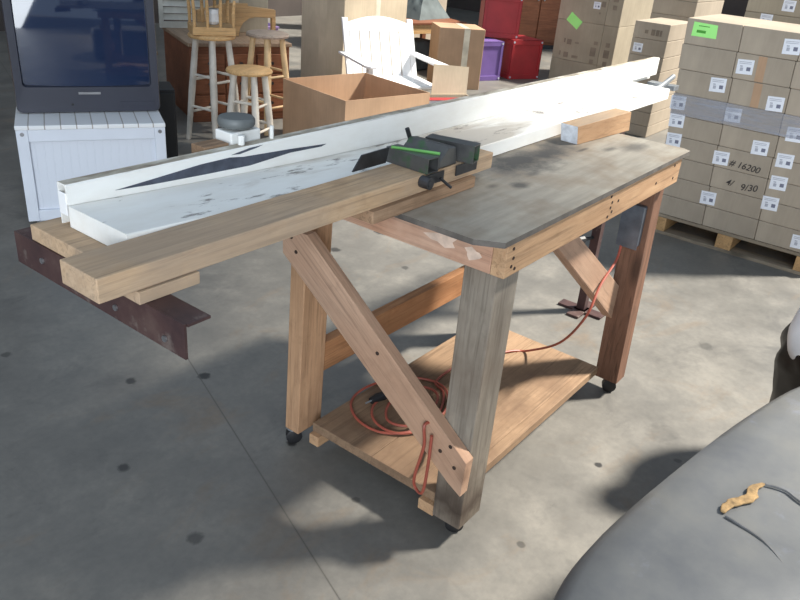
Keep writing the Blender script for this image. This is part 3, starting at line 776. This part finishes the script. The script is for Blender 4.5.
# ------------------------------------------------------------------ stools
def stool(loc, h, r, rz, seat, legm, label, spread=.06, foot=.155):
    o = thing('bar_stool', label, 'stool', loc, rz, 'round wooden bar stools')
    bm = BM(); lathe(bm, [(r-.03, h-.034), (r-.006, h-.03), (r, h-.018), (r-.006, h-.005), (r-.02, h)], 0, 0, 28); Lobj('seat', bm, seat, parent=o, smooth=True)
    ft = []
    for k in range(4):
        a = PI/4+k*PI/2; ca, sa = math.cos(a), math.sin(a)
        tp = Vector((ca*(r*.66), sa*(r*.66), h-.035)); ft0 = Vector((ca*(foot*1.25), sa*(foot*1.25), 0)); ft.append((ft0, tp))
        bm = BM(); tube(bm, [ft0, ft0.lerp(tp, .5), tp], [.018, .026, .022], 12); Lobj('leg', bm, legm, parent=o, smooth=True)
    for k in range(4):
        for f in ((.28+.06*(k % 2)), (.60+.05*(k % 2))):
            a, b = ft[k], ft[(k+1) % 4]
            bm = BM(); tube(bm, [a[0].lerp(a[1], f), b[0].lerp(b[1], f)], .010, 8); Lobj('rung', bm, legm, parent=o)
    return o
stool((2.33, 3.80, 0), .772, .17, .12, M['stool_seat'], M['stool_leg'], 'tall bar stool with whitewashed legs and a spindle frame on its seat')
stool((2.36, 3.44, 0), .585, .165, .35, M['stool_seat'], M['stool_leg'], 'short bar stool with a tan seat, in front of the other stools', foot=.14)
stool((2.86, 3.79, 0), .752, .165, .0, M['stool_seat_grey'], M['stool_leg_tan'], 'tall bar stool with a grey-washed seat beside the open carton')
# spindle frame on the tall stool
sf = thing('spindle_frame', 'small wooden frame with upright spindles and dark green cushion on the tall stool', 'stool top', (2.33, 3.80, .7725), math.radians(-30))
bm = BM(); box(bm, -.15, .15, -.13, .13, 0, .055); Lobj('base_rail', bm, M['stool_seat'], parent=sf, bev=.004)
for x in (-.135, -.045, .045, .135):
    for y in (-.115, .115):
        bm = BM(); tube(bm, [(x, y, .055), (x, y, .15), (x*1.05, y*1.05, .235)], [.010, .013, .010], 8); Lobj('spindle', bm, M['stool_seat'], parent=sf, smooth=True)
bm = BM(); lathe(bm, [(.10, .236), (.17, .245), (.185, .27), (.17, .30), (.08, .31)], 0, 0, 22); Lobj('cushion', bm, M['green_dark'], parent=sf, smooth=True)
bm = BM(); lathe(bm, [(.035, .056), (.05, .075), (.055, .13), (.05, .16)], .03, .02, 16); mg = Lobj('enamel_mug', bm, M['white'], loc=None)
mg.location = (2.33, 3.80, .7735); mg.name = 'enamel_mug'; tag(mg, 'white enamel pot inside the spindle frame on the tall stool', 'pot')

# ------------------------------------------------------------------ dresser and what stands round it
rz = math.radians(-24)
dp = at_front((2.47, 4.26), rz, .85, .92)
dr = thing('dresser', 'long reddish brown wooden dresser behind the bar stools', 'dresser', (*dp, 0), rz)
w, d, h = .85, .92, .625
bm = BM(); box(bm, -w/2+.015, w/2-.015, -d/2+.02, d/2, .05, h-.03); Lobj('body', bm, M['dresser'], parent=dr, bev=.003)
bm = BM(); box(bm, -w/2, w/2, -d/2, d/2, h-.029, h); Lobj('top', bm, M['dresser_top'], parent=dr, bev=.005)
bm = BM(); box(bm, -w/2+.03, w/2-.03, -d/2+.04, d/2-.02, 0, .049); Lobj('plinth', bm, M['dresser'], parent=dr)
for i in range(3):
    for j in range(3):
        x0 = -w/2+.04+i*.258; z0 = .075+j*.16
        bm = BM(); box(bm, x0, x0+.245, -d/2+.004, -d/2+.0195, z0, z0+.145); q = Lobj('drawer', bm, M['dresser'], parent=dr, bev=.004)
        bm = BM(); tube(bm, [(x0+.122, -d/2+.004, z0+.075), (x0+.122, -d/2-.016, z0+.075)], .013, 10); Lobj('knob', bm, M['steel_dark'], parent=q)
cz = math.cos(rz); sz = math.sin(rz)
def on_dresser(x, y): return (dp[0]+cz*x-sz*y, dp[1]+sz*x+cz*y)
sh = thing('louvred_shutter', 'pale grey louvred shutter leaning at the left end of the dresser top', 'shutter', (*on_dresser(-.27, .32), h+.001), rz)
bm = BM(); box(bm, -.20, -.165, -.015, .015, 0, .60); box(bm, .165, .20, -.015, .015, 0, .60); box(bm, -.1649, .1649, -.015, .015, 0, .05); box(bm, -.1649, .1649, -.015, .015, .55, .60)
Lobj('frame', bm, M['grey_frame'], parent=sh, bev=.002)
for k in range(9):
    z = .065+k*.054; bm = BM(); hexa(bm, [(-.164, -.014, z), (.164, -.014, z), (.164, -.006, z), (-.164, -.006, z)], [(-.164, .006, z+.046), (.164, .006, z+.046), (.164, .014, z+.046), (-.164, .014, z+.046)])
    Lobj('slat', bm, M['grey_frame'], parent=sh)
ar = thing('arched_board', 'light wooden board with a cut-out arch lying on the dresser top', 'board', (*on_dresser(.10, -.10), h+.001), rz)
pts = [(-.36, 0), (-.02, 0), (-.01, .06), (.02, .11), (.07, .145), (.13, .155), (.30, .150), (.30, .215), (.06, .24), (.06, .26), (-.10, .26), (-.36, .20)]
bm = BM(); prism(bm, pts, lambda u, v, s: (u, -.03+.05*s, v)); Lobj('panel', bm, M['tan_wood'], parent=ar, bev=.003)
bm = BM(); box(bm, .27, .30, -.03, .02, 0, .1495); Lobj('foot', bm, M['tan_wood'], parent=ar)
bd = thing('carton', 'closed brown carton behind the arched board on the dresser', 'box', (*on_dresser(.16, .25), h+.001), rz)
bm = BM(); box(bm, -.14, .25, -.16, .16, 0, .45); Lobj('carton_body', bm, M['card_grey'], parent=bd, bev=.005)
bm = BM(); box(bm, -.08, -.01, -.1608, -.1601, .005, .445); Lobj('tape_strip', bm, M['tape'], parent=bd)
# tan night stand behind the TV on the right
ns = thing('night_stand', 'tan wooden night stand between the television and the dresser', 'cabinet', (2.16, 4.66, 0), rz)
bm = BM(); box(bm, -.2, .2, -.2, .2, .04, .53); Lobj('body', bm, M['tan_wood'], parent=ns, bev=.004)
bm = BM(); box(bm, -.22, .22, -.22, .22, .531, .56); Lobj('top', bm, M['dresser_top'], parent=ns, bev=.004)
for k in range(2):
    bm = BM(); box(bm, -.18, .18, -.212, -.2005, .08+.22*k, .28+.22*k); q = Lobj('drawer', bm, M['tan_wood'], parent=ns, bev=.003)
    bm = BM(); tube(bm, [(0, -.212, .18+.22*k), (0, -.23, .18+.22*k)], .012, 8); Lobj('knob', bm, M['steel_dark'], parent=q)
bm = BM(); box(bm, -.19, .19, -.19, .19, 0, .0395); Lobj('plinth', bm, M['dresser'], parent=ns)
# dark post and purple chairs in the gap
bm = BM(); box(bm, 4.36, 4.42, 6.2, 6.26, 0, 1.6); o = obj('post', bm, M['grey_frame'], bev=.004); tag(o, 'grey upright post between the dresser and the tall carton', 'post')
pc = thing('folding_rack', 'pale purple slatted rack glimpsed behind the grey-seated stool', 'rack', (3.75, 5.05, 0), math.radians(-20))
for z in (.44, .56):
    for y in (0, .10, .2):
        bm = BM(); box(bm, -.35, .35, y, y+.06, z, z+.018); Lobj('slat', bm, M['purple'] if y else M['purple_pale'], parent=pc, bev=.002)
for x in (-.33, .33):
    bm = BM(); box(bm, x-.015, x+.015, .02, .05, 0, .4395); box(bm, x-.015, x+.015, .02, .05, .4585, .5595); Lobj('leg', bm, M['purple_pale'], parent=pc)
    bm = BM(); box(bm, x-.015, x+.015, .22, .25, 0, .4395); box(bm, x-.015, x+.015, .22, .25, .4585, .5595); Lobj('leg', bm, M['purple_pale'], parent=pc)

# ------------------------------------------------------------------ white slatted chair
chx = thing('slatted_armchair', 'white wooden armchair with a slatted arched back behind the open carton', 'chair', (4.32, 3.69, 0), math.radians(-28))
SW = .36   # half width
def on_back(x, s, off=0): # s: height along the leaning back
    return (x, .20+.28*s+off, .25+.66*s)
def bslab(bm, x0, x1, s0, s1, t=.02):
    lo = [on_back(x0, s0), on_back(x1, s0), on_back(x1, s0, t), on_back(x0, s0, t)]; hi = [on_back(x0, s1), on_back(x1, s1), on_back(x1, s1, t), on_back(x0, s1, t)]
    hexa(bm, lo, hi)
for x in (-SW, SW-.055):
    bm = BM(); bslab(bm, x, x+.055, -.15, .76, .035); Lobj('back_post', bm, M['white'], parent=chx, bev=.004)
n = 6; sw = (2*SW-.11)/n
for k in range(n):
    x0 = -SW+.055+k*sw; bm = BM(); bslab(bm, x0+.006, x0+sw-.006, .0, .60); Lobj('back_slat', bm, M['white'], parent=chx, bev=.002)
bm = BM()
arc = [(-SW+.056+(2*SW-.112)*i/14, .705+.085*math.sin(PI*i/14)) for i in range(15)]
prism(bm, [(SW-.056, .601), (-SW+.056, .601)]+arc, lambda u, v, s: on_back(u, v, .022*s)); Lobj('top_rail', bm, M['white'], parent=chx, bev=.003)
for k in range(5):
    bm = BM(); y0 = -.33+k*.104; box(bm, -SW+.02, SW-.02, y0, y0+.096, .25, .27); Lobj('seat_slat', bm, M['white'], parent=chx, bev=.002)
for sx in (-1, 1):
    bm = BM(); xa = sx*SW; 
    prism(bm, [(xa-.045, .36), (xa+.045, .36), (xa+.060, -.36), (xa+.03, -.42), (xa-.03, -.42), (xa-.060, -.36)], lambda u, v, s: (u, v, .44+.022*s)); Lobj('armrest', bm, M['white'], parent=chx, bev=.004)
    bm = BM(); box(bm, xa-.02, xa+.02, -.36, -.29, 0, .4395); Lobj('leg', bm, M['white'], parent=chx, bev=.003)
    bm = BM(); hexa(bm, [(xa-.015-.03*sx, .42, 0), (xa+.015-.03*sx, .42, 0), (xa+.015-.03*sx, .48, 0), (xa-.015-.03*sx, .48, 0)], [(xa-.015-.03*sx, -.28, .245), (xa+.015-.03*sx, -.28, .245), (xa+.015-.03*sx, -.20, .249), (xa-.015-.03*sx, -.20, .249)]); Lobj('side_rail', bm, M['white'], parent=chx, bev=.003)

# ------------------------------------------------------------------ side table behind, with things on it
tb = thing('side_table', 'low wooden table with an orange rail right of the white armchair', 'table', (6.28, 4.85, 0), math.radians(-15))
bm = BM(); box(bm, -.5, .42, -.35, .4, .56, .585); Lobj('top', bm, M['dresser'], parent=tb, bev=.004)
bm = BM(); box(bm, -.48, .40, -.33, -.30, .46, .5595); Lobj('apron', bm, M['stool_seat'], parent=tb, bev=.003)
for x in (-.45, .37):
    for y in (-.31, .35):
        bm = BM(); box(bm, x-.03, x+.03, y+.012, y+.06, 0, .5595); Lobj('leg', bm, M['dresser'], parent=tb, bev=.003)
bm = BM(); box(bm, 6.10, 6.45, 4.75, 5.0, 0, .34); o = obj('tool_case', bm, M['slate'], bev=.02); tag(o, 'dark grey case on the floor under the orange-railed table', 'case')
cu = thing('folded_tarp', 'slate grey folded tarp heaped on the orange-railed table', 'tarp', (6.38, 4.92, .586))
bm = BM(); bmesh.ops.create_cube(bm, size=1)
bmesh.ops.subdivide_edges(bm, edges=bm.edges[:], cuts=6, use_grid_fill=True)
for v in bm.verts:
    t = v.co.z+.5; k = 1-.62*t
    nz = noise.noise(v.co*5)*.05*t
    v.co = Vector((v.co.x*.62*k+.02*t+nz, v.co.y*.42*k+nz, t*.24+nz*.6))
Lobj('folds', bm, M['slate'], parent=cu, smooth=True)
bm = BM(); tube(bm, [(6.05, 5.34, .0), (6.05, 5.34, 1.02)], .012, 8); o = obj('white_pole', bm, M['white']); tag(o, 'upright thin white pole behind the slate tarp', 'pole')
bm = BM(); tube(bm, [(6.05, 5.32, 1.04), (6.78, 5.1, .78)], .012, 8); o = obj('white_pole', bm, M['white']); tag(o, 'slanting thin white pole above the slate tarp', 'pole')
stack(6.9, 7.6, [(5.4, 6.0), (6.002, 6.6)], [0, .35, .70, 1.05, 1.4], [M['card']], 'the far stack behind the slate tarp', 'cartons in the far stack')
# shelving in the dark far behind
for k, (x, y, z, w_, m, lb) in enumerate([(9.6, 5.2, 0, 1.0, M['dresser'], 'dark brown cabinet far behind the red crates'), (8.2, 7.4, 0, 1.6, M['dresser_top'], 'brown cabinet far behind the slate tarp')]):
    cb = thing('cabinet', lb, 'cabinet', (x, y, 0), math.radians(-35))
    bm = BM(); box(bm, -w_/2, w_/2, -.25, .25, .06, 1.3); Lobj('body', bm, m, parent=cb, bev=.006)
    bm = BM(); box(bm, -w_/2+.03, w_/2-.03, -.23, .24, 0, .0595); Lobj('plinth', bm, M['steel_dark'], parent=cb)
    for sx in (-1, 1):
        bm = BM(); box(bm, min(sx*.01, sx*(w_/2-.02)), max(sx*.01, sx*(w_/2-.02)), -.272, -.2505, .1, 1.25); q = Lobj('door', bm, m, parent=cb, bev=.004)
        bm = BM(); tube(bm, [(sx*.05, -.272, .7), (sx*.05, -.292, .7)], .012, 8); Lobj('knob', bm, M['bolt'], parent=q)

# ------------------------------------------------------------------ television on its white cabinet
rz = math.atan2(-.35, .63)
sp = at_front((.447, 3.018), rz, .725, .66)
cabinet = thing('tv_cabinet', 'white panelled cabinet with tiled top under the television', 'cabinet', (*sp, 0), rz)
w, d, h = .725, .66, .540
bm = BM(); box(bm, -w/2+.012, w/2-.012, -d/2+.03, d/2, .03, h-.022); Lobj('body', bm, M['bead'], parent=cabinet)
bm = BM(); x0, x1, y0, y1 = -w/2+.002, w/2-.002, -d/2+.008, -d/2+.029
box(bm, x0, x0+.055, y0, y1, .03, h-.0225); box(bm, x1-.055, x1, y0, y1, .03, h-.0225); box(bm, x0+.0551, x1-.0551, y0, y1, h-.085, h-.0225); box(bm, x0+.0551, x1-.0551, y0, y1, .03, .09)
Lobj('face_frame', bm, M['white_cool'], parent=cabinet, bev=.004)
bm = BM(); box(bm, -w/2, w/2, -d/2, d/2, h-.022, h); Lobj('tiled_top', bm, M['tile'], parent=cabinet, bev=.004)
for sx in (-1, 1):
    bm = BM(); tube(bm, [(sx*(w/2-.03), -d/2+.0035, h-.045), (sx*(w/2-.03), -d/2+.0078, h-.045)], .010, 10); Lobj('screw', bm, M['bolt'], parent=cabinet)
    for sy in (-1, 1):
        bm = BM(); tube(bm, [(sx*(w/2-.06), sy*(d/2-.06), 0), (sx*(w/2-.06), sy*(d/2-.06), .0298)], .022, 12); Lobj('foot', bm, M['galv'], parent=cabinet)
rzt = rz+math.radians(1)
yb = Vector((-math.sin(rz), math.cos(rz)))
tvp = Vector(at_front((.575, 3.235), rz, .725, .42))
tv = thing('television', 'large dark tube television on the white tiled cabinet', 'television', (tvp.x, tvp.y, h+.001), rzt)
w, d, h2 = .725, .42, .66
def rrect(x0, x1, z0, z1, r, n=5):
    out = []
    for cx, cz_, a0 in ((x1-r, z0+r, -PI/2), (x1-r, z1-r, 0), (x0+r, z1-r, PI/2), (x0+r, z0+r, PI)):
        for k in range(n+1): a = a0+PI/2*k/n; out.append((cx+r*math.cos(a), cz_+r*math.sin(a)))
    return out
# bezel: ring between outer and inner rounded outlines
bm = BM()
outer = rrect(-w/2, w/2, .0, h2, .03); inner = rrect(-w/2+.042, w/2-.042, .135, h2-.05, .02)
ov = [bm.verts.new((u, -d/2+.02, v)) for u, v in outer]; of = [bm.verts.new((u*.985, -d/2, .5*h2+(v-.5*h2)*.985)) for u, v in outer]
iv = [bm.verts.new((u, -d/2+.002, v)) for u, v in inner]; ib = [bm.verts.new((u*.985, -d/2+.03, .01+v*.985)) for u, v in inner]; ob_ = [bm.verts.new((u, -d/2+.09, v)) for u, v in outer]
nn = len(outer)
for k in range(nn):
    j = (k+1) % nn
    for A, B in ((ob_, ov), (ov, of), (of, iv), (iv, ib)): bm.faces.new((A[k], A[j], B[j], B[k]))
bm.faces.new(ob_)
bz = Lobj('bezel', bm, M['tv_plastic'], parent=tv, smooth=True)
bm = BM(); box(bm, -.055, .055, -d/2-.0025, -d/2+.0005, .098, .110); Lobj('maker_badge', bm, M['bolt'], parent=bz)
bm = BM(); box(bm, .15, .33, -d/2-.002, -d/2+.0005, .03, .058); Lobj('control_flap', bm, M['tv_plastic'], parent=bz, bev=.001)
bm = BM(); tube(bm, [(-.09, -d/2-.003, .045), (-.09, -d/2+.0005, .045)], .007, 10); Lobj('power_button', bm, M['black'], parent=bz)
bm = BM()
nx, nz = 18, 14; g = []
for i in range(nx+1):
    row = []
    for j in range(nz+1):
        u = -w/2+.043+(w-.086)*i/nx; v = .136+(h2-.187)*j/nz
        a = (u/(w/2))**2; b = ((v-.35)/.3)**2
        row.append(bm.verts.new((u, -d/2+.008+.021*a+.012*b, v)))
    g.append(row)
for i in range(nx):
    for j in range(nz): bm.faces.new((g[i][j], g[i+1][j], g[i+1][j+1], g[i][j+1]))
Lobj('screen', bm, M['crt'], parent=tv, smooth=True)
bm = BM(); hexa(bm, [(-w/2+.01, -d/2+.0905, .01), (w/2-.01, -d/2+.0905, .01), (w/2-.10, d/2, .01), (-w/2+.10, d/2, .01)], [(-w/2+.01, -d/2+.0905, h2-.01), (w/2-.01, -d/2+.0905, h2-.01), (w/2-.12, d/2, h2-.14), (-w/2+.12, d/2, h2-.14)])
Lobj('rear_housing', bm, M['tv_plastic'], parent=tv, bev=.01)
# tall black speaker beside it
sk = thing('speaker_cabinet', 'narrow black upright speaker cabinet right of the television', 'speaker', (1.70, 3.62, 0), rz)
bm = BM(); box(bm, -.11, .11, -.13, .13, .0, .50); Lobj('cabinet_body', bm, M['speaker'], parent=sk, bev=.005)
bm = BM(); box(bm, -.10, .10, -.138, -.1305, .03, .48); Lobj('grille', bm, M['black'], parent=sk, bev=.003)
# furniture at the far left edge
ls = thing('low_chest', 'tan topped pale chest at the left edge behind the television', 'chest', (.62, 5.05, 0), math.radians(-20))
bm = BM(); box(bm, -.45, .45, -.25, .25, .05, .26); Lobj('base', bm, M['white_worn'], parent=ls, bev=.02)
bm = BM(); box(bm, -.47, .47, -.27, .27, .2605, .62); Lobj('drawer_box', bm, M['tan_wood'], parent=ls, bev=.005)
bm = BM(); box(bm, -.44, .44, -.24, .24, 0, .0495); Lobj('plinth', bm, M['steel_dark'], parent=ls)
bm = BM(); box(bm, -.44, .44, -.282, -.2705, .30, .44); Lobj('drawer', bm, M['tan_wood'], parent=ls, bev=.003)

# ------------------------------------------------------------------ foreground: grey vinyl seat, black bag
ot = thing('vinyl_ottoman', 'large faded grey vinyl ottoman with a torn seam in the foreground', 'ottoman', (.2, -1.0, 0))
edge = spline([(-.72, -.95, 0), (-.68, -.66, 0), (-.55, -.48, 0), (-.40, -.425, 0), (-.21, -.418, 0), (.12, -.462, 0), (.42, -.515, 0), (.69, -.585, 0), (.785, -.66, 0), (.81, -.85, 0), (.80, -1.25, 0), (.62, -1.48, 0), (.1, -1.55, 0), (-.45, -1.45, 0), (-.68, -1.2, 0), (-.72, -.95, 0)], 5)[:-1]
cen = Vector((.13, -.98, 0))
bm = BM(); prev = None
prof = [(1.0, .02), (1.0, .30), (1.005, .50), (1.0, .565), (.985, .588), (.95, .600), (.85, .604), (.6, .606), (.3, .607), (.02, .607)]
rings = []
for f, z in prof:
    rings.append([bm.verts.new((cen.x+(p.x-cen.x)*f, cen.y+(p.y-cen.y)*f, z+ (.004*math.sin(p.x*7+p.y*5)*(1 if z > .59 else 0)))) for p in edge])
n = len(edge)
for q, s in zip(rings, rings[1:]):
    for k in range(n): bm.faces.new((q[k], q[(k+1) % n], s[(k+1) % n], s[k]))
bm.faces.new(rings[0][::-1]); bm.faces.new(rings[-1])
obj('cushion', bm, M['vinyl'], ot, smooth=True)
bm = BM(); prism(bm, [(p.x, p.y) for p in edge[::2]], lambda u, v, s: (cen.x+(u-cen.x)*.96, cen.y+(v-cen.y)*.96, .0 if s == 0 else .019)); obj('base', bm, M['black'], ot)
ZV = .6075
def seam(pts, r=.003):
    bm = BM(); tube(bm, spline([(x, y, ZV-.0005) for x, y in pts], 5), r, 6); return obj('seam', bm, M['vinyl_seam'], ot)
seam([(-.004, -.596), (-.022, -.666), (-.055, -.711), (-.11, -.76), (-.20, -.86)])
seam([(.157, -.63), (.166, -.669), (.149, -.705), (.12, -.80)], .003)
bm = BM()
random.seed(5); up_, dn_ = [], []
for i_ in range(15):
    f = i_/14; wd = .013*(.35+.65*math.sin(PI*f))
    x_, y_ = .002+.152*f, -.588-.042*f+.006*math.sin(9*f)
    up_.append((x_, y_+wd*random.uniform(.7, 1.2))); dn_.append((x_, y_-wd*random.uniform(.7, 1.2)))
prism(bm, up_+dn_[::-1], lambda u, v, s_: (u, v, ZV-.002+.0055*s_))
o = obj('foam_tear', bm, M['tuft'], ot, .002); tag(o, 'yellowed foam showing through a tear')
# rubbish bag at the right edge
def blob(bm, c, rx, ry, rz_, amp, seed, top_pinch=0):
    bmesh.ops.create_icosphere(bm, subdivisions=4, radius=1)
    for v in bm.verts:
        n = v.co.normalized(); k = 1+amp*noise.noise(n*2.3+Vector((seed, 0, 0)))+amp*.5*noise.noise(n*6+Vector((seed, 2, 0)))
        p = n*k; z = p.z
        sq = 1-top_pinch*max(0, z)**1.5
        v.co = Vector((c[0]+p.x*rx*sq, c[1]+p.y*ry*sq, max(.001, c[2]+z*rz_)))
bgx, bgy = 1.19, -.735
bag = thing('rubbish_bag', 'tall black plastic rubbish bag with a white liner behind the grey ottoman', 'bag', (bgx, bgy, 0))
def sack(prof, cx, cy, amp, seed, seg=40, sub=4):
    bm = BM(); pr = spline([(r, 0, z) for r, z in prof], sub)
    lathe(bm, [(max(.004, p.x), p.z) for p in pr], cx, cy, seg)
    for v in bm.verts:
        n_ = noise.noise(Vector((v.co.x*9+seed, v.co.y*9, v.co.z*7)))+.6*noise.noise(Vector((v.co.x*24, v.co.y*24+seed, v.co.z*16)))
        k = 1+amp*n_; v.co.x = cx+(v.co.x-cx)*k; v.co.y = cy+(v.co.y-cy)*k
    return bm
obj('bag_body', sack([(.17, .001), (.21, .05), (.24, .20), (.27, .40), (.275, .50), (.25, .59), (.18, .66), (.06, .69)], bgx, bgy, .09, 3), M['bag_black'], bag, smooth=True)
obj('tied_neck', sack([(.06, .685), (.04, .70), (.055, .72), (.07, .735)], bgx, bgy, .25, 8, 24, 3), M['slate'], bag, smooth=True)
o = obj('liner', sack([(.04, .47), (.075, .51), (.09, .58), (.08, .65), (.05, .70), (.02, .72)], bgx-.128, bgy+.165, .08, 5), M['bag_white'], bag, smooth=True); tag(o, 'white plastic liner bulging out of the black bag')

# ------------------------------------------------------------------ light
w = bpy.data.worlds.new('World'); bpy.context.scene.world = w; w.use_nodes = True
bg = w.node_tree.nodes['Background']; bg.inputs[0].default_value = (.67, .82, 1.0, 1); bg.inputs[1].default_value = .36
sl = bpy.data.lights.new('daylight_sun', 'SUN'); sl.energy = 5.4; sl.angle = math.radians(6); sl.color = (1, .95, .86)
so = bpy.data.objects.new('daylight_sun', sl); C.objects.link(so)
EL = math.radians(50)
dirv = -(SUN*math.cos(EL)+Vector((0, 0, math.sin(EL))))
so.rotation_euler = dirv.to_track_quat('-Z', 'Y').to_euler(); so.location = (6, -5, 8)

# daylight from the open door at the left, behind the photographer
al = bpy.data.lights.new('left_door_daylight', 'AREA'); al.shape = 'RECTANGLE'; al.size = 4.0; al.size_y = 3.2; al.energy = 230; al.color = (.88, .94, 1)
ao = bpy.data.objects.new('left_door_daylight', al); C.objects.link(ao); ao.location = (-5.4, -3.5, 2.3)
ao.rotation_euler = Vector((.84, .54, -.05)).to_track_quat('-Z', 'Z').to_euler()

# ------------------------------------------------------------------ camera
S = 1.1
cam = bpy.data.cameras.new('camera'); co = bpy.data.objects.new('camera', cam); C.objects.link(co)
cam.sensor_width = 36; cam.lens = 753.58/800*36; cam.clip_start = .02
yaw, pit, rol = .6258, .4666, .0889
F = Vector((math.cos(yaw)*math.cos(pit), math.sin(yaw)*math.cos(pit), -math.sin(pit)))
rt = Vector((math.sin(yaw), -math.cos(yaw), 0)); up = rt.cross(F)
Rv = rt*math.cos(rol)+up*math.sin(rol); Uv = up*math.cos(rol)-rt*math.sin(rol)
co.matrix_world = Matrix(((Rv.x, Uv.x, -F.x, -1.2254*S), (Rv.y, Uv.y, -F.y, -.662*S), (Rv.z, Uv.z, -F.z, 1.461*S), (0, 0, 0, 1)))
sc = bpy.context.scene; sc.camera = co
vs = sc.view_settings; sc.display_settings.display_device = 'sRGB'
vs.view_transform = 'Standard'; vs.look = 'None'; vs.gamma = 1; vs.use_curve_mapping = False; vs.exposure = .95
